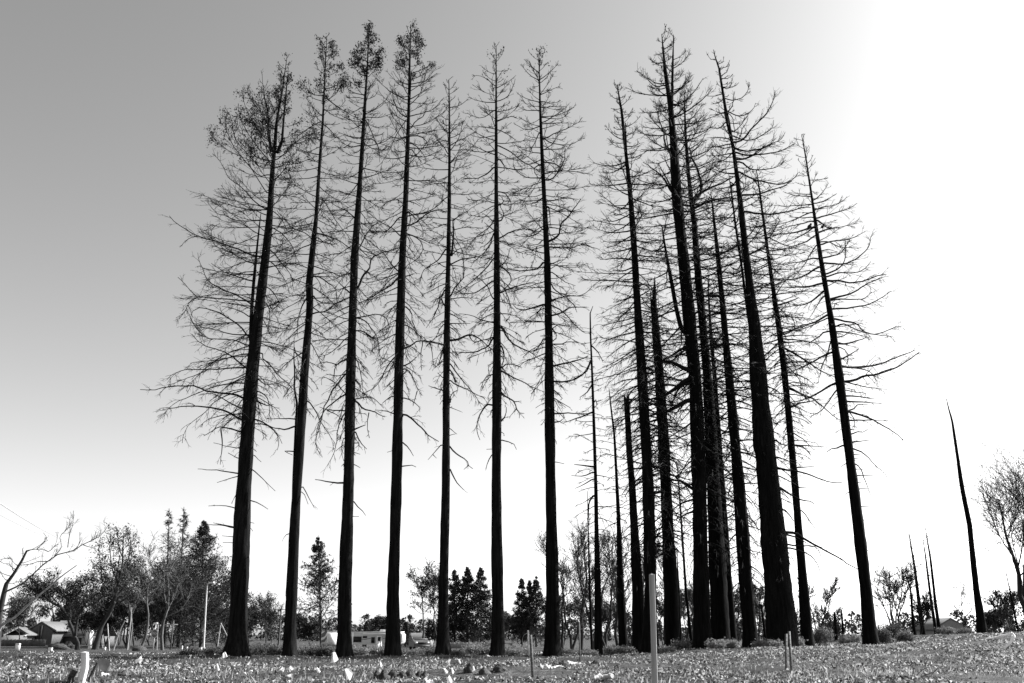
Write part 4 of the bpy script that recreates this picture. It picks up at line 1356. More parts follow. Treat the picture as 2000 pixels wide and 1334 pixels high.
bare_tree('bare_tree', 'hazy pale tree behind the lower house gable', 50, 1160, 215, spread=.8, group=LG, mat='grey_bark', n=(9, 7, 5, 1), vbase=1256, leaves=(.4, 2, 2, 2))
bare_tree('round_shrub_tree', 'round dark evergreen tree next to the white chimney', 198, 1190, 150, spread=.8, group=LG, n=(8, 6, 5, 1), vbase=1258, leaves=(1, 5, 2.2, 3.2, .1))
bare_tree('round_shrub_tree', 'round dark evergreen tree over the lower house roof', 38, 1192, 170, spread=.9, group=LG, n=(8, 6, 5, 1), vbase=1258, leaves=(1, 5, 2.2, 3.2, .1))
conifer('dead_conifer', 'thin nearly bare conifer spire standing farthest from the street lamp', 331, 993, 150, 120, dens=80, needles=0, droop=-.2, group=LG, ubase=322, bare=1, lo=.3)
conifer('scorched_conifer', 'conifer with drooping dark tiers between the bare spire and the dense spire', 359, 990, 148, 135, dens=120, needles=.5, droop=-.3, group=LG, ubase=348, size=3, bare=1)
conifer('dense_conifer', 'broad dense conifer with pointed top directly behind the street lamp', 398, 1015, 142, 200, dens=270, needles=1, droop=-.25, group=LG, ubase=392, size=4, lo=.03)
conifer('shaggy_conifer', 'shaggy open conifer standing between the second and third charred trees', 622, 1045, 138, 150, dens=140, needles=1., droop=-.1, group=LG, ubase=628, size=4.4, lo=.22)
bare_tree('round_tree', 'round hazy grey tree behind the street beside the utility pole', 520, 1178, 190, spread=.8, stems=3, group=LG, mat='grey_bark', n=(7, 7, 5, 1), leaves=(.5, 3, 2, 2.4), vbase=1256)
bare_tree('round_tree', 'hazy rounded tree between street lamp and thick end tree', 420, 1195, 180, spread=.9, stems=3, group=LG, mat='grey_bark', n=(7, 7, 5, 1), leaves=(.7, 3, 2, 2.6), vbase=1257)
bare_tree('thin_leaf_tree', 'sparse leafy tree with slanting forked trunk beside the van', 818, 1120, 125, spread=.62, group=LG, n=(8, 6, 5, 2), leaves=(.8, 3, 2.4, 3.0, .3), vbase=1262, ubase=824, w=.012)
bare_tree('thin_leaf_tree', 'sparse leafy tree half hidden behind the fifth row tree', 848, 1122, 128, spread=.55, group=LG, n=(8, 6, 5, 2), leaves=(.8, 3, 2.4, 3.0, .3), vbase=1262, ubase=856, w=.012)
for u, vt, wd, lb in ((888, 1112, 84, 'dark fir nearest the fifth row tree in the group of three'), (913, 1107, 92, 'middle dark fir of three between the fifth and sixth row trees'),
                      (939, 1107, 92, 'dark fir nearest the sixth row tree in the group of three')):
    conifer('dark_fir', lb, u, vt, 145, wd, dens=150, needles=1, droop=-.15, group='three dark firs between the row trees', size=4.4, lo=.08, shape=.98)
for u, vt, wd, lb in ((1019, 1128, 66, 'narrow dark fir standing farthest from the last row tree'), (1034, 1132, 56, 'smallest narrow dark fir in the trio before the last row tree'),
                      (1047, 1124, 76, 'narrow dark fir closest to the last row tree')):
    conifer('narrow_fir', lb, u, vt, 150, wd, dens=110, needles=.9, droop=-.1, group='narrow firs before the last row tree', size=4, lo=.12, shape=.98)
conifer('small_fir', 'small dark conifer beside the van', 792, 1215, 150, 32, dens=80, needles=1, group=LG, size=4, lo=.1)
conifer('small_fir', 'small conifer behind the trailer roof', 716, 1212, 210, 24, dens=70, needles=1, group=LG, size=3, lo=.1, vbase=1258)
bare_tree('round_tree', 'dark rounded tree behind the trailer end', 748, 1216, 200, spread=.9, stems=2, group=LG, n=(7, 6, 4, 1), leaves=(.9, 4, 2, 3, .2), vbase=1258)
bare_tree('round_tree', 'dark bushy tree low between the van and fifth row tree', 846, 1222, 140, spread=.8, stems=2, group=LG, n=(7, 6, 4, 1), leaves=(.9, 4, 2, 3, .2), vbase=1262)
bare_tree('round_tree', 'pale bushy tree low between the sixth row tree and narrow firs', 1000, 1205, 170, spread=.6, stems=2, group=LG, mat='grey_bark', n=(8, 7, 5, 2), leaves=(.5, 3, 2, 2.4), vbase=1262)
bare_tree('round_tree', 'dark bushy tree behind the white cargo trailer', 604, 1225, 170, spread=.9, stems=2, group=LG, n=(7, 6, 4, 1), leaves=(.9, 4, 2, 3, .2), vbase=1260)

for u, vt, Yd, lb in ((170, 1205, 175, 'dark leafy background tree behind the chimney'), (232, 1195, 170, 'dark leafy background tree behind the slanting trunk'), (262, 1185, 160, 'dark leafy background tree behind the pale tall post'),
                      (292, 1190, 165, 'dark leafy background tree behind the eight-sided sign'), (325, 1180, 158, 'dark leafy background tree behind the cross post'), (358, 1185, 168, 'dark leafy background tree below the tiered conifer'),
                      (208, 1150, 150, 'tall dark leafy tree behind the slanting dark trunk'), (248, 1128, 145, 'tall dark leafy tree filling the gap behind the slender bare tree'), (303, 1140, 152, 'tall dark leafy tree behind the pale-trunked bare tree'),
                      (338, 1132, 156, 'tall dark leafy tree at the foot of the bare spire'), (378, 1120, 160, 'tall dark leafy tree between the tiered conifer and dense conifer'), (424, 1150, 150, 'tall dark leafy tree beside the street lamp'),
                      (442, 1205, 172, 'dark leafy background tree behind the prop poles'), (134, 1196, 195, 'leafy background tree behind the crossed gable roofs'), (486, 1200, 185, 'dark leafy background tree just past the thick end tree'),
                      (574, 1215, 180, 'dark leafy background tree behind the second row tree')):
    bare_tree('leafy_background_tree', lb, u, vt, Yd, spread=.95, stems=2, group=LG, n=(6, 6, 4, 0), leaves=(1, 7, 3.2, 3.2, .15), vbase=1260)
for u, vt, Yd, lb in ((1100, 1185, 140, 'dark leafy tree low behind the thicket near the last row tree'), (1178, 1190, 130, 'dark leafy tree low behind the two thin poles'), (1295, 1165, 135, 'dark leafy tree low behind the splintered trunk'),
                      (1345, 1160, 128, 'dark leafy tree low behind the very thin leaning stem'), (1440, 1170, 140, 'dark leafy tree low behind the hooked-limb tree'), (1490, 1150, 132, 'dark leafy tree in the gap before the thickest trunk')):
    bare_tree('leafy_background_tree', lb, u, vt, Yd, spread=.9, stems=2, group='leafy trees behind the thicket', n=(6, 6, 4, 0), leaves=(1, 7, 2.8, 3.0, .2), vbase=1262)
# thicket behind the cluster
TH = [(1098, 1085, 96, .5, 1, 'bare thicket tree nearest the last row tree'), (1116, 1048, 84, .5, 2, 'bare many-stemmed tree at the open edge of the thicket'),
      (1135, 1038, 92, .55, 1, 'bare upright tree second into the thicket'), (1158, 1040, 80, .5, 2, 'bare tree right behind the thin pole with hooked tip'),
      (1183, 1030, 95, .55, 2, 'tallest bare thicket tree between the two thin poles'), (1207, 1045, 82, .45, 1, 'bare tree behind the bent-stem sapling'),
      (1232, 1045, 90, .5, 2, 'bare tree behind the snapped-off trunk'), (1262, 1062, 99, .5, 1, 'bare tree behind the tall wooden stake'),
      (1300, 1072, 86, .5, 1, 'bare tree behind the splintered trunk'), (1338, 1085, 94, .55, 2, 'bare spreading tree behind the very thin leaning stem'),
      (1352, 1120, 82, .5, 1, 'low bare tree between the thin leaning stem and tallest cluster tree'), (1432, 1105, 96, .5, 2, 'bare tree behind the hooked-limb tree'),
      (1482, 1110, 92, .55, 1, 'bare tree seen in the gap before the thickest trunk'), (1545, 1135, 98, .5, 2, 'bare tree behind the thickest trunk'),
      (1600, 1130, 86, .4, 3, 'bare many-stemmed bush tree just outside the cluster'), (1628, 1190, 90, .5, 2, 'low bare shrub tree beside the burnt stumps')]
for u, vt, Yd, sp, st, lb in TH:
    bare_tree('thicket_tree', lb, u, vt, Yd, spread=sp, stems=st, n=(8, 7, 5, 1), w=.014, up=.6, lo=.12)
def pole(name, label, pts, Yd, group, spikes=0, mat='char', sub=None):
    pts = np.array(sorted(pts, key=lambda q: -q[1]), float)
    P = at(pts[:, 0], pts[:, 1], Yd); m = mpp(pts[:, 0], pts[:, 1], Yd)
    P[0, 2] = ground_z(P[0, 0], Yd) - .1
    root = empty(name, tuple(P[0] + np.array([0, 0, .08])), label, 'tree', group)
    off = np.array(root.location)
    link('trunk', trunk_mesh(P, pts[:, 2] * m * .5, off, .2, int(pts[0, 0]), 10), M[mat], root)
    if spikes:
        mb = MB(); H = P[-1, 2] - P[0, 2]; px = float(m[0])
        tr = catmull(P, 10)[None]; rr = np.full((1, 10), px)
        A, a = sprout(tr, rr, spikes, .25, (60, 95), px * 20, .15, 4, px * .55, taper=.85, ratio=.5)
        mb.tubes(A, a, 3)
        B, b = sprout(A, a, 3, .3, (30, 60), px * 5, .1, 3, px * .4); mb.tubes(B, b, 3)
        link('twigs', mb.mesh('twigs', off), M['twig'], root)['kind'] = 'stuff'
pole('dead_pole', 'thin straight burnt pole among the thicket near the last row tree', [(1157, 1264, 5), (1152, 1150, 4), (1148, 1020, 2.4), (1147, 960, 1)], 66, 'burnt poles', 16)
pole('dead_pole', 'thin burnt pole against the bright gap by the thin leaning stem', [(1330, 1262, 5), (1326, 1150, 4), (1322, 1075, 1.5)], 70, 'burnt poles', 10)
pole('burnt_stump', 'short burnt stump close to the outermost cluster tree, blunt top', [(1634, 1262, 6), (1632, 1230, 5), (1629, 1195, 4)], 78, 'burnt stumps')
pole('burnt_stump', 'thin jagged burnt stump with a side knot, beside the bare shrub tree', [(1648, 1262, 5), (1646, 1230, 4.6), (1643, 1193, 3)], 80, 'burnt stumps')
pole('burnt_stump', 'narrow burnt stub in the gap before the thickest trunk', [(1496, 1262, 6), (1492, 1220, 5), (1487, 1180, 4)], 72, 'burnt stumps')
RGp = 'burnt trees between the cluster and the lone snag'
pole('burnt_conifer', 'burnt spire with small tuft at its tip beside the twin bare poles', [(1805, 1256, 9), (1795, 1180, 7), (1787, 1110, 5), (1778, 1055, 2.4), (1775, 1035, 1)], 88, RGp, 60)
pole('burnt_conifer', 'shorter of the twin burnt poles leaning together', [(1830, 1252, 7), (1818, 1170, 5), (1808, 1085, 3), (1803, 1052, 1)], 92, RGp, 24)
pole('burnt_conifer', 'taller of the twin burnt poles leaning together', [(1838, 1252, 7), (1827, 1180, 6), (1817, 1090, 4), (1807, 1030, 1)], 90, RGp, 40)
pole('burnt_conifer', 'short crooked burnt trunk in front of the tufted spire', [(1788, 1256, 7), (1782, 1200, 5), (1778, 1150, 3.6), (1768, 1120, 1.2)], 76, RGp, 14)
bare_tree('pruned_tree', 'bare tree with stubby pruned limbs next to the outermost cluster tree', 1726, 1130, 74, spread=.6, stems=3, n=(5, 4, 4, 2), w=.02, group=RGp, ubase=1750)
bare_tree('pruned_tree', 'dense bare bush tree in front of the tufted spire', 1756, 1105, 80, spread=.6, stems=3, n=(7, 6, 5, 2), w=.016, group=RGp)
bare_tree('pruned_tree', 'bare brush between the tufted spire and the twin poles', 1800, 1170, 84, spread=.7, stems=3, n=(7, 6, 5, 2), w=.012, group=RGp)
bare_tree('small_bare_tree', 'small crooked bare tree close to the lone snag', 1876, 1150, 84, spread=.8, n=(5, 5, 4, 2), w=.016, group=RGp, ubase=1882, vbase=1240)
bare_tree('large_bare_tree', 'large bare spreading tree at the far side of the lone snag', 1994, 958, 88, spread=1.0, n=(10, 8, 6, 2), stems=3, w=.022, group=RGp, ubase=2006, vbase=1240, lo=.18)
bare_tree('low_tree', 'low scrubby tree beneath the large bare tree', 1968, 1165, 105, spread=.8, stems=3, n=(7, 6, 4, 1), leaves=(.9, 4, 2, 3), group=RGp, vbase=1240, mat='grey_bark')
bare_tree('low_tree', 'low scrubby tree just behind the lone snag', 1940, 1195, 110, spread=.8, stems=3, n=(7, 6, 4, 1), leaves=(.9, 4, 2, 3), group=RGp, vbase=1240, mat='grey_bark')
pole('leaning_pole', 'thin leaning dead pole under the large bare tree', [(1990, 1238, 3.4), (1977, 1175, 3), (1965, 1118, 1.6)], 86, RGp)

# far-off woods along the horizon: one mass
mb = MB()
cx, cz, cy = [], [], []
for k in range(420):
    Yd = rng.uniform(260, 420); x = rng.uniform(-1.05, 1.05) * Yd
    h = rng.uniform(4, 9.5) * (1.25 if rng.random() < .12 else 1); g = float(gz(x, Yd))
    npt = int(60 + 26 * h)
    t = rng.random(npt) ** .8
    coni = rng.random() < .3
    wid = (1 - t) * h * .26 + .3 if coni else np.sqrt(np.maximum(.03, 1 - (2 * t - .95) ** 2)) * h * .42
    an = rng.uniform(0, 6.28, npt); rad = np.sqrt(rng.random(npt)) * wid
    C = np.stack([x + rad * np.cos(an), Yd + rad * np.sin(an), g + t * h], 1)
    d = unit(rng.normal(0, 1, C.shape)); s_ = unit(np.cross(d, rng.normal(0, 1, C.shape)))
    L = rng.uniform(.35, 1.0, (npt, 1))
    mb.tris(C, s_ * L * .5, d * L, rng.random(npt))
    mb.tubes(np.array([[x, Yd, g - .2], [x, Yd, g + h * .7]]), np.array([.16, .05]), 4, tone=.1)
tag(link('distant_woods', mb.mesh('distant_woods'), M['far_leaf']), 'low hazy band of distant trees along the horizon', 'woods', kind='stuff')

# ---------------------------------------------------------------- houses, vehicles and street things far behind
def hit(u, v, off=0.):
    """where the ray of a photo pixel meets the ground"""
    Ys = np.concatenate([np.arange(5, 80, .1), np.arange(80, 400, .5)])
    P = at(np.full(len(Ys), float(u)), np.full(len(Ys), float(v)), Ys)
    g = ground_z(P[:, 0], Ys)
    k = np.argmax(P[:, 2] <= g)
    return np.array([P[k, 0], Ys[k], g[k]]) if (P[:, 2] <= g).any() else None

def X_(u, Yd): return float(at(u, 1245, Yd)[0])
def Z_(v, Yd): return float(at(1000, v, Yd)[2])

def child(name, mb, mat, parent, smooth=False, **kw):
    return tag(link(name, mb.mesh(name, (0, 0, 0), smooth), M[mat], parent), **kw)

def house():
    Yd = 184.0
    g = float(gz(X_(110, Yd), Yd)) - .05
    x0 = X_(125, Yd)
    h = empty('house', (x0, Yd, g), 'single-storey house with crossed gable roofs and a white chimney', 'house')
    x = lambda u: X_(u, Yd) - x0
    z = lambda v: Z_(v, Yd) - g
    child('wall', MB().box(x(92), x(186), 1.0, 9.0, 0, z(1243)), 'stucco', h)
    rf = child('roof', MB().prism([(.2, z(1244)), (5, z(1214)), (9.8, z(1244)), (9.8, z(1244) + .25), (5, z(1214) + .25), (.2, z(1244) + .25)], 'x', x(90), x(189)), 'roof', h)
    ch = MB().box(x(168.5), x(178), -.4, .9, 0, z(1224)); ch.box(x(168) - .05, x(178.5) + .05, -.5, 1.0, z(1224) + .002, z(1222))
    child('chimney', ch, 'white', rf)
    # wing with the larger gable
    a, b, c = x(75), x(97), x(121)
    child('gable_wall', MB().prism([(a, 0), (c, 0), (c, z(1232)), (b, z(1217)), (a, z(1232))], 'y', -4, 1.0), 'stucco', h)
    child('gable_roof', MB().prism([(a - .7, z(1234)), (b, z(1216)), (c + .7, z(1234)), (c + .7, z(1234) + .28), (b, z(1214)), (a - .7, z(1234) + .28)], 'y', -4.08, 3.5), 'roof', h)
    for q in (95, 100): child('post', MB().box(x(q) - .14, x(q) + .14, -4.3, -4.02, 0, z(1222)), 'fence', h)
    # lower wing
    a, b, c = x(40), x(68), x(90)
    child('gable_wall', MB().prism([(a, 0), (c, 0), (c, z(1241)), (b, z(1228)), (a, z(1241))], 'y', -9, -4.02), 'stucco', h)
    child('gable_roof', MB().prism([(a - .7, z(1242)), (b, z(1227)), (c + .7, z(1242)), (c + .7, z(1242) + .3), (b, z(1225)), (a - .7, z(1242) + .3)], 'y', -9.08, -4.05), 'roof', h)
    child('eave_trim', MB().box(c - .1, c + .75, -9.2, -9.09, z(1242) - .1, z(1240)), 'trim', h)
    for q0, q1 in ((48, 55), (76, 81)):
        w = child('window', MB().box(x(q0), x(q1), -9.05, -9.005, z(1252), z(1245)), 'trim', h)
        child('pane', MB().box(x(q0) + .1, x(q1) - .1, -9.075, -9.055, z(1252) + .1, z(1245) - .1), 'glass', w)
    child('eave_trim', MB().box(x(153), x(189), .06, .18, z(1245), z(1243.4)), 'trim', h)
    w = child('garage_door', MB().box(x(156), x(166), .9, .96, .1, z(1247)), 'trim', h)
    for k in range(3): child('panel', MB().box(x(156) + .08, x(166) - .08, .86, .9, .15 + k * .62, .7 + k * .62), 'white', w)
house()
def cottage():
    Yd = 168.0
    x0 = X_(-14, Yd); g = float(gz(x0, Yd)) - .05
    h = empty('cottage', (x0, Yd, g), 'low house cut by the picture edge behind the leaning bare tree', 'house')
    x = lambda u: X_(u, Yd) - x0
    z = lambda v: Z_(v, Yd) - g
    child('wall', MB().box(x(-60), x(8), 0, 8, 0, z(1241)), 'stucco', h)
    child('roof', MB().prism([(-.8, z(1242)), (4, z(1226)), (8.8, z(1242)), (8.8, z(1242) + .25), (4, z(1226) + .25), (-.8, z(1242) + .25)], 'x', x(-62), x(11)), 'roof', h)
    w = child('window', MB().box(x(-6), x(2), -.06, -.02, z(1252), z(1245)), 'trim', h)
    child('pane', MB().box(x(-6) + .1, x(2) - .1, -.09, -.065, z(1252) + .1, z(1245) - .1), 'glass', w)
cottage()
def board_fence(label, u0, u1, Yd, v_top, mat, group=None):
    xa, xb = X_(u0, Yd), X_(u1, Yd)
    g = float(gz((xa + xb) / 2, Yd)) - .1
    f = empty('board_fence', ((xa + xb) / 2, Yd, g), label, 'fence', group)
    H = Z_(v_top, Yd) - g
    mb = MB(); w = .19; n = int((xb - xa) / (w + .012))
    for k in range(n):
        c = -(xb - xa) / 2 + (k + .5) * (w + .012)
        mb.box(c - w / 2, c + w / 2, -.012 + .01 * (k % 2), .012, .06, H + .03 * ((k * 7) % 3 - 1))
    child('boards', mb, mat, f)['kind'] = 'stuff'
    for q in range(int((xb - xa) / 2.6) + 1):
        c = -(xb - xa) / 2 + q * 2.6
        child('post', MB().box(c - .05, c + .05, .03, .13, 0, H - .1), mat, f)
board_fence('dark board fence in front of the lower house gable', -10, 92, 160, 1249, 'fence')
board_fence('grey board fence seen between the fifth and sixth row trees', 872, 966, 135, 1255, 'block')

def trailer():
    Yd = 131.0
    g = float(gz(X_(735, Yd), Yd))
    x0 = X_(733, Yd)
    t = empty('travel_trailer', (x0, Yd, g), 'long grey-white travel trailer parked behind the third and fourth row trees', 'trailer', rz=R(-5))
    x = lambda u: X_(u, Yd) - x0
    z = lambda v: Z_(v, Yd) - g
    L, Rr_ = x(679), x(786); top = z(1235)
    child('body', MB().prism([(L, .55), (Rr_ - .3, .55), (Rr_, .9), (Rr_, top - .3), (Rr_ - .3, top), (L + .3, top), (L, top - .25)], 'y', 0, 2.5), 'panel', t)
    child('front_cap', MB().prism([(L - .05, .6), (L + .75, .6), (L + .75, top - .03), (L + .25, top - .03), (L - .05, top - .3)], 'y', -.05, 2.55), 'white', t)
    child('roof_trim', MB().box(L + .2, Rr_ - .2, -.06, 2.56, top + .002, top + .09), 'white', t)
    for u0, u1, v0, v1 in ((689, 706, 1243, 1254.5), (708, 717, 1242, 1246.5), (725, 732.5, 1244, 1256)):
        w = child('window', MB().box(x(u0), x(u1), -.05, -.005, z(v1), z(v0)), 'steel', t)
        child('pane', MB().box(x(u0) + .06, x(u1) - .06, -.07, -.052, z(v1) + .06, z(v0) - .06), 'glass', w)
    d = child('door', MB().box(x(736), x(746), -.06, -.005, .62, z(1242)), 'white', t)
    child('pane', MB().box(x(738), x(744), -.08, -.062, z(1252), z(1244)), 'glass', d)
    child('handle', MB().box(x(745) - .12, x(745), -.12, -.062, 1.5, 1.56), 'steel', d)
    child('vent', MB().box(x(708), x(717), -.05, -.005, z(1263.5), z(1259)), 'glass', t)
    child('stripe', MB().prism([(L + .8, 1.35), (x(712), 1.15), (x(724), 1.32), (x(724), 1.42), (x(712), 1.27), (L + .8, 1.42)], 'y', -.02, -.004), 'graph', t)
    child('stripe', MB().prism([(x(748), 1.3), (x(776), 1.55), (x(776), 1.66), (x(748), 1.38)], 'y', -.02, -.004), 'graph', t)
    child('awning_rail', MB().box(x(708), x(770), -.16, -.02, top - .28, top - .14), 'white', t)
    child('air_conditioner', MB().prism([(x(738), top + .09), (x(752), top + .09), (x(750), top + .38), (x(740), top + .38)], 'y', .8, 1.7), 'white', t)
    for u in (760, 768.5):
        for yy in (-.02, 2.3):
            a = np.linspace(0, 2 * math.pi, 18)[:-1]
            wh = child('wheel', MB().prism([(x(u) + .36 * math.cos(q), .36 + .36 * math.sin(q)) for q in a], 'y', yy, yy + .22), 'rubber', t)
            child('rim', MB().prism([(x(u) + .2 * math.cos(q), .36 + .2 * math.sin(q)) for q in a], 'y', yy - .02, yy - .003), 'galv', wh)
    child('ladder', MB().box(Rr_ + .02, Rr_ + .06, .3, .35, .9, top).box(Rr_ + .02, Rr_ + .06, .7, .75, .9, top), 'galv', t)
trailer()
def container():
    Yd = 126.0
    x0, g = X_(659, Yd), float(gz(X_(659, Yd), Yd))
    c = empty('cargo_trailer', (x0, Yd, g), 'boxy white cargo trailer with a bright sunlit end beside the third row tree', 'trailer', rz=R(36))
    W, H = 1.45, Z_(1233.5, Yd) - g
    child('body', MB().prism([(-W, .45), (W, .45), (W, H - .12), (W - .12, H), (-W + .12, H), (-W, H - .12)], 'y', 0, 1.9), 'white', c)
    child('roof_cap', MB().box(-W + .1, W - .1, -.04, 1.85, H + .002, H + .08), 'white', c)
    child('bumper', MB().box(-W, W, -.2, -.01, .42, .58), 'steel', c)
    for s in (-1, 1):
        child('rear_door', MB().box(s * .02 if s > 0 else -W + .08, W - .08 if s > 0 else -.02, -.03, -.004, .62, H - .2), 'white', c)
        child('tail_light', MB().box(s * (W - .05) - .04, s * (W - .05) + .04, -.03, -.004, .66, .9), 'graph', c)
        a = np.linspace(0, 2 * math.pi, 18)[:-1]
        wh = child('wheel', MB().prism([(.95 + .36 * math.cos(q), .36 + .36 * math.sin(q)) for q in a], 'x', s * (W - .2) - .11, s * (W - .2) + .11), 'rubber', c)
    child('stripe', MB().prism([(.1, 2.7), (.9, 2.2), (1.85, 1.9), (1.85, 1.4), (.8, 1.6), (.1, 2.2)], 'x', -W - .015, -W - .003), 'graph', c)
    child('stripe', MB().prism([(.1, 1.7), (.9, 1.25), (1.85, 1.1), (1.85, .8), (.8, .9), (.1, 1.3)], 'x', -W - .015, -W - .003), 'graph', c)
container()
def van():
    Yd = 112.0
    x0, g = X_(819, Yd), float(gz(X_(819, Yd), Yd))
    v = empty('van', (x0, Yd, g), 'dark van facing the lot between the fourth and fifth row trees', 'van', rz=R(14))
    H = Z_(1248.5, Yd) - g; W = .92
    # nose towards the camera (-y): profile in (y, z)
    child('body', MB().prism([(-2.2, .35), (2.4, .35), (2.4, H - .1), (2.2, H), (-.6, H), (-.95, H - .1), (-1.55, 1.08), (-2.15, .95), (-2.25, .7)], 'x', -W, W), 'van', v)
    ws = MB(); ws.add([(-W + .1, -1.52, 1.13), (W - .1, -1.52, 1.13), (W - .2, -.99, H - .17), (-W + .2, -.99, H - .17)], [(0, 1, 2, 3)])
    ws.V[0] = ws.V[0] + np.array([0, -.04, .02]); child('windscreen', ws, 'glass', v)
    for s in (-1, 1):
        child('headlight', MB().box(s * .68 - .16, s * .68 + .16, -2.27, -2.2, .72, .9), 'white', v)
        child('side_window', MB().prism([(-1.1, 1.15), (1.9, 1.15), (1.8, H - .2), (-.75, H - .2)], 'x', s * W - .01 if s > 0 else -W - .012, s * W + .012 if s > 0 else -W + .01), 'glass', v)
        child('mirror', MB().box(s * (W + .13) - .09, s * (W + .13) + .09, -1.2, -1.05, 1.15, 1.38), 'van', v)
        for yy in (-1.45, 1.5):
            a = np.linspace(0, 2 * math.pi, 18)[:-1]
            wh = child('wheel', MB().prism([(yy + .34 * math.cos(q), .34 + .34 * math.sin(q)) for q in a], 'x', s * (W - .12) - .11, s * (W - .12) + .13), 'rubber', v)
    child('grille', MB().box(-.45, .45, -2.28, -2.2, .66, .84), 'glass', v)
    child('bumper', MB().box(-W, W, -2.36, -2.1, .36, .58), 'steel', v)
    child('roof_edge', MB().box(-W + .05, W - .05, -.7, -.62, H + .002, H + .05), 'galv', v)
van()
def shed():
    Yd = 155.0
    x0, g = X_(800, Yd), float(gz(X_(800, Yd), Yd)) - .05
    s = empty('garage', (x0, Yd, g), 'plain grey garage with shallow roof behind the van', 'garage')
    x = lambda u: X_(u, Yd) - x0
    H = Z_(1250, Yd) - g
    child('wall', MB().box(x(789), x(842), 0, 6, 0, H), 'block', s)
    child('roof', MB().prism([(-.5, H + .01), (3, H + .9), (6.5, H + .01), (6.5, H + .2), (3, H + 1.1), (-.5, H + .2)], 'x', x(787), x(844)), 'roof', s)
    child('door', MB().box(x(794), x(806), -.05, -.005, 0, H - .5), 'panel', s)
shed()
def far_house():
    Yd = 190.0
    x0, g = X_(1862, Yd), Z_(1238, Yd) - 1.0
    g = float(gz(x0, Yd)) - .05
    s = empty('far_house', (x0, Yd, g), 'far gabled house glimpsed between the twin poles and the small crooked tree', 'house')
    W = 3.4; H = Z_(1228, Yd) - g; T = Z_(1210, Yd) - g
    child('wall', MB().prism([(-W, 0), (W, 0), (W, H), (0, T), (-W, H)], 'y', 0, 9), 'block', s)
    child('roof', MB().prism([(-W - .5, H - .3), (0, T + .02), (W + .5, H - .3), (W + .5, H), (0, T + .35), (-W - .5, H)], 'y', -.06, 9.5), 'roof', s)
    w = child('window', MB().box(-.9, .9, -.06, -.01, H * .45, H * .8), 'trim', s)
    child('pane', MB().box(-.75, .75, -.09, -.065, H * .45 + .1, H * .8 - .1), 'glass', w)
far_house()

def street_lamp():
    Yd = 125.0
    P = at(np.array([398, 400.5, 403, 404.5, 406.5, 409.5]), np.array([1262, 1210, 1165, 1144, 1140, 1138.5]), Yd)
    P[0, 2] = gz(P[0, 0], Yd) - .1
    r = empty('street_lamp', (P[0, 0], Yd, P[0, 2]), 'pale steel street lamp with short curved arm before the dense conifer', 'street lamp')
    off = np.array(r.location)
    link('pole', MB().tubes(P[:5], np.array([.13, .115, .10, .085, .07]), 8, True).mesh('pole', off, True), M['galv'], r)
    a = P[4] - off
    link('arm', MB().tubes(np.array([P[4], P[5]]), np.array([.07, .06]), 8).mesh('arm', off), M['galv'], r)
    q = P[5] - off
    child('lamp_head', MB().prism([(q[0] - .1, q[2] - .08), (q[0] + .62, q[2] - .03), (q[0] + .55, q[2] + .1), (q[0] - .05, q[2] + .1)], 'y', q[1] - .16, q[1] + .16), 'white', r)
    child('base', MB().box(-.2, .2, -.2, .2, 0, .3), 'block', r)
street_lamp()
def utility_pole(u, v_top, Yd, label, arms):
    x, g = X_(u, Yd), float(gz(X_(u, Yd), Yd)) - .1
    H = Z_(v_top, Yd) - g
    r = empty('utility_pole', (x, Yd, g), label, 'utility pole')
    child('pole', MB().tubes(np.array([(0, 0, 0), (0, 0, H)]), np.array([.17, .11]), 8, True), 'grey_bark', r)
    for k, (dz, w) in enumerate(arms):
        ar = child('crossarm', MB().box(-w, w, -.16, -.06 - .02, H - dz - .06, H - dz + .06), 'grey_bark', r)
        for c in (-.85, .85): child('insulator', MB().tubes(np.array([(c * w, -.11, H - dz + .06), (c * w, -.11, H - dz + .22)]), np.array([.05, .04]), 6, True), 'galv', ar)
    return x, g + H
utility_pole(545, 1187, 170, 'wooden utility pole with one crossarm next to the round hazy tree', [(.35, 1.3)])
px_, pz_ = utility_pole(213, 1083, 165, 'tall utility pole mostly hidden in the feathery tree', [(.3, 1.2)])
for k, (u0, v0, Y0, dx, dz) in enumerate(((-140, 880, 62, -1.0, -.15), (-120, 935, 64, 1.0, -.15))):
    A = at(u0, v0, Y0); B = np.array([px_ + dx, 164.89, pz_ + dz + .12])
    t = np.linspace(0, 1, 40)[:, None]
    P = A + (B - A) * t; P[:, 2] -= (4 * t * (1 - t) * 1.6)[:, 0]
    o = link('overhead_cable', MB().tubes(P, np.full(40, .045 if k == 0 else .03), 5).mesh('overhead_cable', A), M['cable'], None, A)
    tag(o, 'thicker upper overhead cable running down to the hidden pole' if k == 0 else 'thinner lower overhead cable running down to the hidden pole', 'cable', 'overhead cables')

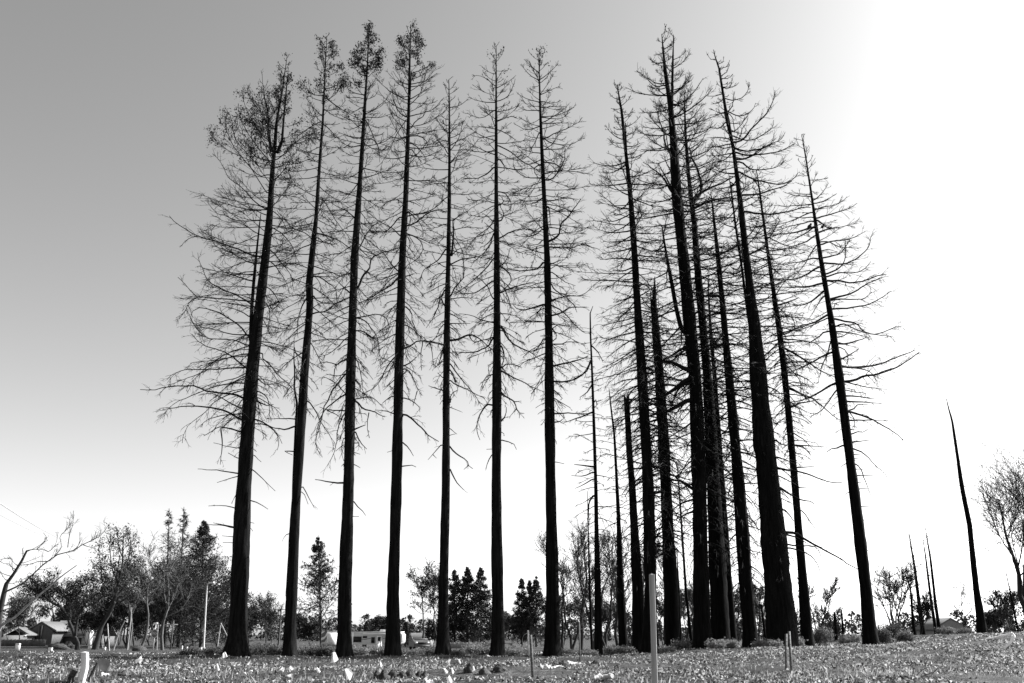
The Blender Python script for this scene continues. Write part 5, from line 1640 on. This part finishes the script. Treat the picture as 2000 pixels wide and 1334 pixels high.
def stop_sign():
    Yd = 104.0
    x, g = X_(301.5, Yd), float(gz(X_(301.5, Yd), Yd)) - .1
    zc = Z_(1237.5, Yd) - g
    r = empty('street_sign', (x, Yd, g), 'eight-sided road sign with a small plate above on a thin post', 'sign')
    child('post', MB().box(-.04, .04, -.04, .04, 0, zc + 1.15), 'galv', r)
    R_ = .4
    pts = [(R_ * math.cos(R(22.5 + 45 * k)), zc + R_ * 1.25 * math.sin(R(22.5 + 45 * k))) for k in range(8)]
    pl = child('plate', MB().prism(pts, 'y', -.07, -.045), 'steel', r)
    pin = [(p * .86, zc + (q - zc) * .86) for p, q in pts]
    child('border', MB().prism([(p * .98, zc + (q - zc) * .98) for p, q in pts], 'y', -.078, -.0705), 'white', pl)
    child('face', MB().prism(pin, 'y', -.086, -.079), 'graph', pl)
    tx = bpy.data.curves.new('lettering', 'FONT'); tx.body = 'STOP'; tx.size = .3; tx.align_x = 'CENTER'; tx.align_y = 'CENTER'; tx.extrude = .003
    tmp = bpy.data.objects.new('lettering_curve', tx); col.objects.link(tmp)
    me = bpy.data.meshes.new_from_object(tmp.evaluated_get(bpy.context.evaluated_depsgraph_get())); bpy.data.objects.remove(tmp)
    me.materials.clear(); o = link('lettering', me, M['white'], pl); o.rotation_euler = (R(90), 0, 0); o.location = (0, -.092, zc)
    child('name_plate', MB().box(-.25, .25, -.075, -.045, zc + .95, zc + 1.15), 'white', r)
stop_sign()

def stick(name, label, pts, Yd, r0, r1, mat, cat, group=None, ground=True, sides=6):
    pts = np.array(pts, float)
    P = at(pts[:, 0], pts[:, 1], Yd)
    if ground:
        P[0, 2] = ground_z(P[0, 0], Yd if np.isscalar(Yd) else Yd[0]) - .06
    n = max(3, 3 * len(pts))
    Q = catmull(P, n)
    o = link(name, MB().tubes(Q, np.linspace(r0, r1, n), sides, True).mesh(name, Q[0]), M[mat], None, Q[0])
    return tag(o, label, cat, group)
SG = 'stakes and poles along the street'
stick('marker_post', 'short grey post near the leaning dark trunk', [(201, 1266), (200.6, 1240)], 100, .05, .05, 'stake', 'post', SG)
stick('marker_post', 'tall thin grey post leaning slightly beside the short grey post', [(214, 1270), (210, 1218)], 96, .06, .05, 'stake', 'post', SG)
stick('leaning_stick', 'pale stick leaning steeply beside the feathery tree', [(222, 1264), (233, 1235), (244, 1212)], 98, .07, .04, 'pale_bark', 'stick', SG)
stick('marker_post', 'pale thin post next to the eight-sided sign', [(306.5, 1266), (308.5, 1220)], 106, .06, .06, 'pale_bark', 'post', SG)
stick('marker_post', 'pale tall post under the bare tree behind the street', [(249, 1266), (254, 1225), (257, 1186)], 110, .08, .05, 'pale_bark', 'post', SG)
def cross_post():
    Yd = 110.0
    x, g = X_(335.5, Yd), float(gz(X_(335.5, Yd), Yd)) - .1
    H = Z_(1212, Yd) - g; zb = Z_(1220, Yd) - g
    r = empty('cross_post', (x, Yd, g), 'tall thin post with a pale horizontal bar near the top', 'post', SG)
    child('post', MB().box(-.06, .06, -.06, .06, 0, H), 'grey_bark', r)
    child('bar', MB().box(-.95, .55, -.13, -.062, zb - .06, zb + .06), 'pale_bark', r)
cross_post()
stick('prop_pole', 'pale upright prop pole next to the thick end tree', [(424, 1260), (431, 1218)], 78, .06, .05, 'pale_bark', 'pole', SG)
stick('prop_pole', 'pale slanting prop pole leaning against the upright one', [(445, 1246), (431, 1217)], 77.9, .06, .05, 'pale_bark', 'pole', SG, ground=False)
def utility_box(label, u, v, Yd, w, h, mat='white'):
    p = at(u, v, Yd); px = float(mpp(u, v, Yd)); g = float(ground_z(p[0], Yd)) - .04
    W, H = w * px / 2, h * px
    b = empty('utility_box', (p[0], Yd, g), label, 'box', 'small white boxes and markers along the street')
    child('body', MB().box(-W, W, -W * .7, W * .7, 0, H * .86), mat, b)
    child('lid', MB().prism([(-W * 1.1, H * .86 + .002), (W * 1.1, H * .86 + .002), (W * .9, H), (-W * .9, H)], 'y', -W * .8, W * .8), mat, b)
utility_box('tall white box in front of the dark fence', 35, 1262, 100, 7.5, 14)
utility_box('squat white box near the fence end', 99, 1263, 98, 7, 7)
utility_box('small white box by the short grey post', 205, 1264, 100, 3.4, 7)
utility_box('small white marker box beyond the cross post', 365, 1266, 100, 3.2, 8)
utility_box('slim white marker near the thick end tree', 355, 1268, 96, 2.6, 10)
utility_box('small white marker at the foot of the street lamp', 393, 1264, 100, 3.2, 7)
utility_box('white sign panel before the trailer door', 738, 1266, 105, 5.5, 16)
utility_box('second white sign panel before the trailer door, slightly taller', 743, 1266, 104, 4, 18)
utility_box('low white box in the hedge by the umbrella tree', 178, 1262, 120, 9, 7)

# ---------------------------------------------------------------- survey stakes, flags and debris in the lot
def squared_post(name, label, cat, pts, Yd, w, mat, group=None, point=False):
    """sawn stake with a chamfered top following the given pixel points (foot first)"""
    pts = np.array(pts, float)
    P = at(pts[:, 0], pts[:, 1], Yd)
    gzz = float(ground_z(P[0, 0], Yd))
    P[0, 2] = min(P[0, 2], gzz - .1)
    off = P[0].copy()
    Q = catmull(P, 3 * len(pts)) - off
    n = len(Q); h = w / 2
    r_ = np.random.default_rng(int(pts[0, 0]))
    V, F = [], []
    for k, c in enumerate(Q):
        s = h * (1 + r_.normal(0, .02))
        for dx, dy in ((-1, -.8), (-.8, -1), (.8, -1), (1, -.8), (1, .8), (.8, 1), (-.8, 1), (-1, .8)):
            V.append((c[0] + dx * s, c[1] + dy * s, c[2]))
    for k in range(n - 1):
        for j in range(8): F.append((k * 8 + j, k * 8 + (j + 1) % 8, k * 8 + 8 + (j + 1) % 8, k * 8 + 8 + j))
    mb = MB().add(V, F)
    top = np.array(V[-8:]); c = top.mean(0) + np.array([0, 0, w * (.9 if point else .12)])
    mb.add(np.vstack([top, c]), [(j, (j + 1) % 8, 8) for j in range(8)])
    o = link(name, mb.mesh(name), M[mat], None, tuple(off))
    return tag(o, label, cat, group)
PG = 'stakes in the lot'
squared_post('wooden_stake', 'tall weathered square wooden stake standing before the cluster', 'stake', [(1281, 1420), (1278, 1300), (1275.5, 1200), (1273, 1122)], 9.0, .050, 'stake', PG)
bs = hit(160, 1331)
squared_post('broken_post', 'short thick pale post with a kinked broken foot', 'post', [(156, 1340), (162, 1318), (165.5, 1302), (166, 1285), (165.5, 1274)], float(bs[1]) - .1, .085, 'lath', PG)
h1 = hit(1535, 1308); h2 = hit(1546, 1312)
def t_post(label, u0, v0, u1, v1, h):
    A = np.array(h); B = at(u1, v1, float(h[1]))
    r = empty('steel_post', tuple(A - np.array([0, 0, .05])), label, 'post', PG)
    d = B - A; 
    mb = MB(); 
    P = np.array([[0, 0, 0], d + np.array([0, 0, .05])])
    for ox, oy, wx, wy in ((0, 0, .026, .005), (0, .016, .005, .02)):
        V = [(P[k, 0] + ox + sx * wx, P[k, 1] + oy + sy * wy, P[k, 2]) for k in (0, 1) for sx, sy in ((-1, -1), (1, -1), (1, 1), (-1, 1))]
        mb.add(V, [(0, 1, 5, 4), (1, 2, 6, 5), (2, 3, 7, 6), (3, 0, 4, 7), (4, 5, 6, 7)])
    child('post', mb, 'steel', r)
    stud = MB()
    for k in range(8):
        c = P[0] + (P[1] - P[0]) * (.2 + .1 * k); stud.box(c[0] - .012, c[0] + .012, c[1] - .02, c[1] - .006, c[2] - .012, c[2] + .012)
    child('studs', stud, 'steel', r)
t_post('shorter thin steel post of the pair before the thickest trunk', 1535, 1308, 1535.5, 1238, h1)
t_post('taller thin steel post of the pair before the thickest trunk', 1546, 1312, 1541, 1233, h2)
h3 = hit(1041, 1323)
t_post('dark steel post next to the ribboned white lath', 1041, 1323, 1036, 1240, h3)
h4 = hit(1133, 1293)
t_post('grey post standing between last row tree and thin hooked pole', 1133, 1293, 1131, 1215, h4)
h5 = hit(1311, 1270)
t_post('thin post in front of the splintered trunk', 1311, 1270, 1309, 1214, h5)
h6 = hit(1034, 1281)
def ribbon_lath():
    A = np.array(h6); Yd = float(A[1]); px = float(mpp(1034, 1270, Yd)); B = at(1031.5, 1231, Yd)
    r = empty('survey_lath', tuple(A - np.array([0, 0, .05])), 'white survey lath with ribbons fluttering from its top', 'stake', PG)
    d = B - A
    w = 1.7 * px
    mb = MB(); V = [(k * d[0] + sx * w, sy * .02, k * (d[2] + .05)) for k in (0, 1) for sx, sy in ((-1, -1), (1, -1), (1, 1), (-1, 1))]
    mb.add(V, [(0, 1, 5, 4), (1, 2, 6, 5), (2, 3, 7, 6), (3, 0, 4, 7), (4, 5, 6, 7)])
    child('lath', mb, 'flag', r)
    for pts in ([(1031, 1234), (1027, 1236), (1022, 1241), (1020, 1250), (1022, 1254)], [(1031, 1236), (1030, 1246), (1028, 1256), (1029, 1264)]):
        q = catmull(at(np.array(pts)[:, 0], np.array(pts)[:, 1], Yd) - A, 10)
        up = np.tile(np.array([.2, .9, .3]) * px * 1.4, (10, 1)) * np.linspace(1.2, .5, 10)[:, None]
        V = np.stack([q - up, q + up], 1).reshape(-1, 3)
        child('ribbon', MB().add(V, [(2 * k, 2 * k + 2, 2 * k + 3, 2 * k + 1) for k in range(9)]), 'flag', r)
ribbon_lath()

def marker_flag(u, v, w, h, tilt, seed, label=None):
    r_ = np.random.default_rng(seed)
    B = hit(u, min(v + h * .75 + 3, 1375))
    Yd = float(B[1]); px = float(mpp(u, v, Yd))
    C = at(u, v, Yd)
    r = empty('marker_flag', tuple(B - np.array([0, 0, .04])), label or 'small white marker flag on a thin wire stuck in the littered ground', 'flag', 'white marker flags scattered over the lot')
    c = C - (B - np.array([0, 0, .04]))
    W, H = w * px, h * px
    # cloth: sheet of 6 x 5 hanging from the wire, folded and wavy, turned so its width fits
    n, m_ = 7, 6
    s, t = np.meshgrid(np.linspace(-.5, .5, n), np.linspace(-.5, .5, m_))
    x = s * W * .8; z = t * H * .8
    y = .18 * W * np.sin(s * 5 + seed) + .10 * W * np.sin(t * 4 + seed * 2) + abs(s) * .3 * W * (seed % 2)
    x = x * (1 - .55 * (t + .5)) + .12 * W * t; z = z * (1 + .25 * np.sin(s * 3 + seed))
    ct, st = math.cos(tilt), math.sin(tilt)
    X2, Z2 = x * ct - z * st, x * st + z * ct
    V = np.stack([c[0] + X2, c[1] + y, np.maximum(c[2] + Z2, .06)], -1).reshape(-1, 3)
    Fq = [(j * n + i, j * n + i + 1, (j + 1) * n + i + 1, (j + 1) * n + i) for j in range(m_ - 1) for i in range(n - 1)]
    child('cloth', MB().add(V, Fq), 'flag', r, True)
    e = V.reshape(m_, n, 3)[:, 0]
    top = e[np.argmax(e[:, 2])]
    child('wire', MB().tubes(np.array([(c[0] * .3, 0, 0), tuple((np.array([c[0] * .4, 0, 0]) + top) / 2), tuple(top)]), np.full(3, .006), 5), 'wire', r)
FL = [(273, 1288, 17, 15, -.5), (306, 1297, 5, 11, -.4), (372, 1283, 3.5, 11, -.2), (437, 1280, 16, 11, .5), (425, 1303, 8, 14, .3), (487, 1294, 5, 11, -.4), (515, 1300, 3.5, 11, .1),
      (551, 1307, 12, 10, -.4), (568, 1306, 13, 12, .8), (565, 1319, 16, 7, -.2), (621, 1309, 9, 11, .6), (653, 1283, 19, 19, .3), (681, 1315, 25, 24, .75), (744, 1297, 5, 14, .4), (764, 1301, 3.5, 9, 0),
      (876, 1292, 12, 12, -.4), (897, 1292, 6, 9, .5), (870, 1310, 9, 12, .7), (884, 1310, 8, 12, .4), (925, 1306, 7, 12, .2), (840, 1331, 19, 12, -.3), (878, 1328, 16, 17, .5), (1611, 1330, 6, 11, -.4)]
SPEC = {306: 'narrow white marker flag leaning on the dark ground near the creased flag', 372: 'thin edge-on white marker flag by the low dark bush', 425: 'upright white marker flag in front of the thick end tree',
        487: 'narrow slanting white marker flag before the bush beside the second row tree', 515: 'edge-on white marker flag standing before the second row tree', 551: 'tilted white marker flag next to the diamond-shaped one',
        568: 'diamond-shaped white marker flag among the three before the second row tree', 565: 'flat wide white marker flag lying lowest of the three before the second row tree', 621: 'small pointed white marker flag between second and third row trees',
        744: 'tall narrow white marker flag in front of the trailer door', 764: 'edge-on white marker flag before the fourth row tree', 897: 'small white marker flag next to the crumpled one', 870: 'wider flag of the white pair standing before the fifth row tree',
        884: 'slimmer flag of the white pair standing before the fifth row tree', 925: 'white marker flag touching the dark upright lump of soil', 840: 'broad white marker flag at the near edge past the clods', 878: 'tall white marker flag at the near edge past the clods',
        653: 'broad white marker flag bent over right beside the third row tree', 681: 'largest white marker flag, square and folded corner up, in the litter',
        437: 'white marker flag drooping sideways by the foot of the thick end tree', 273: 'white marker flag with a creased corner near the dark soil mound',
        876: 'crumpled white marker flag in front of the fifth row tree', 1611: 'single white marker flag on the bare side of the lot below the cluster'}
for k, (u, v, w, h, tl) in enumerate(FL): marker_flag(u, v, w, h, tl, 500 + k, SPEC.get(u))

# fallen branches and sticks on the ground
def fallen(label, pts, r0, r1, mat, lift=.05, twigs=0, name='fallen_branch', flat=True):
    P = []
    for u, v in pts:
        p = hit(u, v)
        if p is None: continue
        if P: p[1] = P[0][1] + (p[1] - P[0][1]) * .15            # a stick lies mostly across the view
        p[0] = float(at(u, v, p[1])[0]); p[2] = float(ground_z(p[0], p[1])) + lift
        P.append(p)
    P = np.array(P); n = 4 * len(P)
    Q = catmull(P, n)
    Q[:, 2] = np.maximum(Q[:, 2], ground_z(Q[:, 0], Q[:, 1]) + .01)
    Q[:, 2] += rng.normal(0, r0 * .3, n)
    rr = np.linspace(r0, r1, n) * rng.uniform(.85, 1.15, n)
    mb = MB().tubes(Q, rr, 7, True)
    if twigs:
        A, a = sprout(Q[None], rr[None], twigs, .2, (30, 60), max(r0 * 9, .45), .02, 4, r0 * .3); mb.tubes(A, a, 4)
    tag(link(name, mb.mesh(name, Q[0]), M[mat], None, Q[0]), label, 'branch', 'fallen branches and sticks')
Yb = float(hit(1962, 1268)[1])
bp = np.array([(1925, 1248), (1942, 1245.5), (1957, 1242), (1970, 1239.5), (1977, 1237.5), (1980, 1242), (1976, 1250), (1971, 1257), (1965, 1262), (1961, 1269)], float)
Pb = at(bp[:, 0], bp[:, 1], Yb + np.array([5, 4, 3, 2, 1.2, 1, .7, .4, .2, 0]) * .12)
Qb = catmull(Pb, 30); Qb[:, 2] = np.maximum(Qb[:, 2], ground_z(Qb[:, 0], Qb[:, 1]) + .05)
mb = MB().tubes(Qb, np.interp(np.arange(30), [0, 12, 18, 29], [.022, .034, .05, .03]) * rng.uniform(.85, 1.2, 30), 7, True)
A, a = sprout(Qb[None], np.full((1, 30), .03), 5, .5, (30, 60), .4, .2, 4, .01); mb.tubes(A, a, 5)
tag(link('fallen_branch', mb.mesh('fallen_branch', Qb[0]), M['bleached'], None, Qb[0]), 'bleached white crooked branch propped on the rise under the large bare tree', 'branch', 'fallen branches and sticks')
fallen('pale curved log lying by the dark steel post', [(1052, 1303), (1060, 1298), (1072, 1294), (1086, 1292), (1101, 1291)], .04, .02, 'bone')
fallen('thin pale stick beyond the curved log', [(1082, 1281), (1092, 1281), (1104, 1283)], .05, .03, 'bone')
fallen('short pale stick in front of the grey post', [(1108, 1299), (1122, 1296), (1138, 1292)], .05, .03, 'bone')
fallen('broken pale branch in the litter below the grey post', [(1058, 1309), (1068, 1308), (1078, 1304)], .04, .02, 'bone')
fallen('pale rotten log chunk at the near edge of the litter', [(1158, 1331), (1172, 1328), (1186, 1326), (1196, 1327)], .045, .04, 'bone')
fallen('thin stick by the foot of the sixth row tree', [(950, 1283), (960, 1280), (968, 1278)], .05, .03, 'bone')
fallen('pale stick beneath the twin burnt poles', [(1843, 1252), (1852, 1255), (1858, 1257)], .05, .03, 'bone', .06)
fallen('pale thin branch lying by the outermost cluster tree', [(1675, 1268), (1680, 1272), (1686, 1276)], .04, .02, 'bone')
fallen('dark charred brush pile of sticks near the rise', [(1760, 1328), (1790, 1318), (1812, 1308)], .022, .012, 'clod', .04, 26)
stick('root_stub', 'dark stub of root beside the broken post', [(137, 1336), (140, 1322), (147, 1309)], float(hit(138, 1333)[1]), .05, .045, 'clod', 'root', 'fallen branches and sticks')
stick('leaning_stick', 'long dark stick leaning from the broken post', [(166, 1337), (178, 1318), (190, 1294)], float(hit(166, 1333)[1]), .022, .014, 'dark_bark', 'stick', 'fallen branches and sticks')
fallen('cut log end with pale face near the broken post', [(198, 1310), (206, 1308), (214, 1307), (221, 1310)], .11, .09, 'grey_bark', .06, name='log')
fallen('pale splinter stick below the cut log', [(196, 1325), (207, 1320), (217, 1314)], .03, .015, 'bone')

# dark lumps of turned soil
def clod(u, v, w, h, label, mat='clod'):
    w, h = w * 1.2, h * 1.3
    B = hit(u, v); px = float(mpp(u, v, float(B[1])))
    r_ = np.random.default_rng(int(u * 7 + v))
    n, m_ = 12, 7
    V = []
    for j in range(m_):
        ph = j / (m_ - 1) * math.pi / 2
        for i in range(n):
            th = 2 * math.pi * i / n
            k = 1 + r_.normal(0, .16)
            V.append((math.cos(th) * math.cos(ph) * w * px / 2 * k, math.sin(th) * math.cos(ph) * w * px / 2 * k * 1.2, -.05 + math.sin(ph) * (h * px + .05) * (1 + r_.normal(0, .1))))
    Fq = [(j * n + i, j * n + (i + 1) % n, (j + 1) * n + (i + 1) % n, (j + 1) * n + i) for j in range(m_ - 1) for i in range(n)]
    tag(link('soil_clod', MB().add(V, Fq).mesh('soil_clod'), M[mat], None, tuple(B)), label, 'clod', 'dark clods of soil in the lot')
CL = 'dark lump of turned soil in the row of clods at the near edge'
for u, v, w, h in ((736, 1325, 16, 10), (750, 1327, 22, 12), (768, 1326, 22, 11), (786, 1327, 18, 9), (800, 1326, 22, 12), (817, 1325, 16, 8), (829, 1326, 12, 9)): clod(u, v, w, h, CL)
clod(917, 1315, 18, 13, 'dark upright lump of soil beside a white flag')
clod(945, 1318, 22, 9, 'broad low clod beyond the upright lump')
clod(975, 1310, 26, 8, 'wide flat clod in front of the sixth row tree')
clod(60, 1308, 18, 6, 'dark clod on the lit litter before the houses')
clod(240, 1320, 24, 6, 'dark crumbled soil heap by the cut log')
clod(112, 1269, 34, 9, 'dark burnt mound under the umbrella tree')
clod(132, 1266, 18, 9, 'taller dark burnt mound touching the umbrella tree')
clod(272, 1271, 22, 7, 'dark burnt mound by the eight-sided sign')
clod(1165, 1296, 22, 5, 'low dark clod behind the pale log chunk')
clod(1100, 1300, 20, 6, 'dark clod between the pale sticks')

# low bushes round the feet of the trees
def bush(u, v, w, h, Yd, label, tone=(.2, .9), dens=1., upright=.4):
    p = at(u, v, Yd); px = float(mpp(u, v, Yd)); g = float(ground_z(p[0], Yd))
    r = empty('bush', (p[0], Yd, g - .02), label, 'bush', 'low bushes round the feet of the trees')
    W, H = w * px / 2, h * px * .85
    ns = int(20 * dens)
    a = rng.uniform(0, 6.28, ns); rad = np.sqrt(rng.random(ns)) * W * .8
    B = np.stack([rad * np.cos(a), rad * np.sin(a) * .8, np.full(ns, -.02)], 1)
    T = B + np.stack([np.cos(a) * W * .25, np.sin(a) * W * .25, H * rng.uniform(.5, 1.05, ns) * (1 - .35 * (rad / W) ** 2)], 1)
    P = np.stack([B, (B + T) / 2 + rng.normal(0, .03, B.shape), T], 1)
    mb = MB().tubes(P, np.tile([.016, .011, .006], (ns, 1)), 3)
    S, s_ = sprout(P, np.full((ns, 3), .01), 5, .3, (25, 60), H * .4, .3, 3, .006); mb.tubes(S, s_, 3)
    st = link('stems', mb.mesh('stems'), M['grey_bark'], r); st['kind'] = 'stuff'
    C = np.repeat(np.concatenate([S[:, -1], S[:, 1], T]), int(5 * dens) + 1, 0)
    C = C + rng.normal(0, .09, C.shape)
    C[:, 2] = np.abs(C[:, 2])
    d = unit(rng.normal(0, 1, C.shape) + np.array([0, 0, upright])); q = unit(np.cross(d, rng.normal(0, 1, C.shape)))
    L = rng.uniform(.04, .12, (len(C), 1))
    lf = MB().tris(C, q * L * .4, d * L, rng.uniform(tone[0], tone[1], len(C)))
    link('leaves', lf.mesh('leaves'), M['bush'], r)['kind'] = 'stuff'
BU = [(375, 1277, 44, 12, 52, 'low dark bush beyond the thick end tree', (0, .4)), (418, 1276, 30, 12, 50.5, 'small dark bush touching the thick end tree', (0, .4)),
      (508, 1275, 54, 24, 53, 'thick bush between the thick end tree and second row tree', (.0, .5)), (545, 1276, 36, 20, 52, 'smaller bush hugging the second row tree', (.0, .5)),
      (600, 1277, 44, 20, 53, 'bush just past the second row tree', (.0, .5)), (636, 1277, 40, 20, 52, 'bush in front of the white cargo trailer', (.0, .55)),
      (700, 1277, 34, 14, 53, 'pale weedy bush under the trailer windows', (.3, 1)), (730, 1277, 36, 16, 54, 'pale weedy bush under the trailer door', (.3, 1)), (754, 1277, 22, 12, 52, 'small weedy bush by the fourth row tree', (.2, .8)),
      (800, 1278, 34, 10, 54, 'low weeds past the fourth row tree', (.1, .6)), (826, 1278, 36, 9, 56, 'weedy bush in front of the van', (.2, .8)), (846, 1278, 22, 10, 52, 'small weeds by the fifth row tree', (.1, .6)),
      (890, 1278, 34, 12, 52, 'low weeds past the fifth row tree', (.1, .5)), (925, 1276, 40, 24, 56, 'bright leafy bush below the three firs', (.4, 1)), (948, 1276, 26, 16, 54, 'leafy bush touching the sixth row tree', (.3, 1)),
      (1004, 1274, 30, 16, 54, 'grassy bush past the sixth row tree', (.4, 1)), (1022, 1272, 30, 18, 55, 'grassy bush behind the ribboned lath', (.4, 1)), (1105, 1276, 30, 12, 54, 'small weeds past the last row tree', (.2, .7)),
      (1150, 1278, 30, 10, 50, 'dry weeds by the hooked thin pole', (.4, 1)), (1200, 1272, 34, 16, 52.5, 'pale dry bush by the bent-stem sapling', (.4, 1)), (1222, 1270, 30, 14, 51.5, 'pale dry bush before the snapped-off trunk', (.4, 1)),
      (1300, 1272, 30, 12, 50, 'pale weeds behind the tall wooden stake', (.3, 1)), (1332, 1270, 34, 22, 53.5, 'grey dry bush past the splintered trunk', (.3, .9)), (1398, 1270, 34, 16, 50, 'pale leafy weed clump before the tallest cluster tree', (.5, 1)),
      (1425, 1270, 26, 12, 50.5, 'small weed clump before the hooked-limb tree', (.4, 1)), (1484, 1270, 26, 12, 50, 'weed clump between slim tree and thickest trunk', (.4, 1)), (1512, 1268, 30, 12, 48.8, 'weed clump at the foot of the thickest trunk', (.4, 1)),
      (1560, 1268, 14, 22, 52.5, 'tuft of tall dry stems beside the thickest trunk', (.5, 1)), (1606, 1268, 36, 40, 56, 'tall dry brush just outside the cluster', (.1, .6)), (1660, 1262, 40, 20, 64, 'dry pale grass clump before the burnt stumps', (.4, 1)),
      (1722, 1264, 30, 42, 54, 'dark upright brush touching the outermost cluster tree', (0, .35)), (1745, 1262, 34, 44, 57, 'tall dark brush beside the pruned tree', (0, .4)), (1770, 1262, 26, 24, 56, 'leafy weeds by the crooked burnt trunk', (.2, .7)),
      (1850, 1250, 30, 16, 72, 'dry weeds by the twin burnt poles', (.3, .9)), (1885, 1243, 30, 10, 74, 'low weeds by the small crooked tree', (.2, .8))]
for u, v, w, h, Yd, lb, tn in BU: bush(u, v, w, h, Yd, lb, tn, 1.25)

# leaf litter, chips and dry grass over the lot
def scatter(n, y0, y1, pw):
    y = y0 + (y1 - y0) * rng.random(n) ** pw
    x = rng.uniform(-1, 1, n) * (y * .64 + 5)
    return x, y
x, y = scatter(420000, 11, 66, 1.35)
k = vnoise(x, y, 1.7, 21) * .6 + vnoise(x, y, .6, 22) * .4
big = vnoise(x, y, 5.5, 23)
k = k * .7 + big * .3
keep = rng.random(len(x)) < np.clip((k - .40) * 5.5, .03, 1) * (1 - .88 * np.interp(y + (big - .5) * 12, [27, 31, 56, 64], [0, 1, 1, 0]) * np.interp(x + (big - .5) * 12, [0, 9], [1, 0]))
x, y, k = x[keep], y[keep], k[keep]
n = len(x)
C = np.stack([x, y, ground_z(x, y) + rng.uniform(.004, .05, n)], 1)
d = unit(rng.normal(0, 1, (n, 3)) * np.array([1, 1, .8])); q = unit(np.cross(d, rng.normal(0, 1, (n, 3)) * .7 + UPV * .8))
L = rng.uniform(.009, .034, (n, 1)) * np.interp(y, [11, 60], [.75, 1.9])[:, None]
mb = MB().tris(C - d * L * .6, q * L * rng.uniform(.5, 1.1, (n, 1)), d * L * 2.2, np.where(rng.random(n) < np.clip((k - .28) * 1.1, .05, .55), rng.uniform(.45, 1, n), rng.uniform(0, .13, n)))
tag(link('leaf_litter', mb.mesh('leaf_litter'), M['litter']), 'dry leaves and wood chips strewn over the lot', 'leaf litter', kind='stuff')
x, y = scatter(70000, 11, 66, 1.2)
k = vnoise(x, y, 2.6, 31) * .55 + vnoise(x, y, .8, 32) * .45
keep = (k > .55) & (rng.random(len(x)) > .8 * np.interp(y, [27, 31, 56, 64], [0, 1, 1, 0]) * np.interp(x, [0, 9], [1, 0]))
x, y = x[keep], y[keep]; n = len(x)
C = np.stack([x, y, ground_z(x, y)], 1)
d = unit(rng.normal(0, .45, (n, 3)) + UPV); q = unit(np.cross(d, rng.normal(0, 1, (n, 3))))
L = rng.uniform(.04, .13, (n, 1))
mb = MB().tris(C, q * L * .07 + q * .004, d * L, rng.random(n))
tag(link('dry_grass', mb.mesh('dry_grass'), M['grass']), 'thin dry grass tufts growing through the litter', 'grass', kind='stuff')

# ---------------------------------------------------------------- two birds in the outermost cluster tree
def bird(label, tail, head, Yd, feet):
    T = at(tail[0], tail[1], Yd); Hd = at(head[0], head[1], Yd); Ft = at(feet[0], feet[1], Yd)
    ax = Hd - T; L = np.linalg.norm(ax); ax = ax / L
    upn = np.cross(np.cross(ax, UPV), ax); upn /= np.linalg.norm(upn); sd = np.cross(ax, upn)
    prof = [(0, .012, .05, 0), (.12, .018, .055, 0), (.28, .045, .06, 0), (.42, .09, .095, .0), (.58, .105, .11, .005), (.7, .09, .095, .015), (.79, .062, .065, .03), (.86, .066, .066, .045), (.93, .06, .056, .05), (.97, .03, .026, .04), (1.04, .018, .012, .03), (1.1, .002, .002, .022)]
    n = 12; V = []
    for s, hh, ww, ofs in prof:
        c = T + ax * s * L + upn * ofs * L
        for i in range(n):
            a = 2 * math.pi * i / n
            V.append(c + upn * math.sin(a) * hh * L * 2.0 + sd * math.cos(a) * ww * L * 1.7)
    m_ = len(prof)
    Fq = [(j * n + i, j * n + (i + 1) % n, (j + 1) * n + (i + 1) % n, (j + 1) * n + i) for j in range(m_ - 1) for i in range(n)]
    mb = MB().add(V, Fq)
    for s in (-1, 1):
        hip = T + ax * .5 * L - upn * .08 * L + sd * s * .05 * L
        ft = Ft + sd * s * .05 * L
        mb.tubes(np.array([hip, (hip + ft) / 2 + ax * .02, ft]), np.array([.03, .012, .012]) * L * 2, 5)
        for k in (-1, 0, 1): mb.tubes(np.array([ft, ft + ax * .09 * L + sd * k * .04 * L - UPV * .01]), np.array([.012, .008]) * L, 4)
    o = link('bird', mb.mesh('bird', Ft, True), M['feather'], None, Ft)
    tag(o, label, 'bird', 'birds perched in the outermost cluster tree')
bird('black bird perched upright on the inner side of the outermost cluster tree', (1575, 451), (1586, 437), 51.6, (1579.5, 449.5))
bird('smaller black bird hunched on the outer side of the outermost cluster tree', (1601, 446.5), (1611, 439.5), 51.6, (1606, 450))
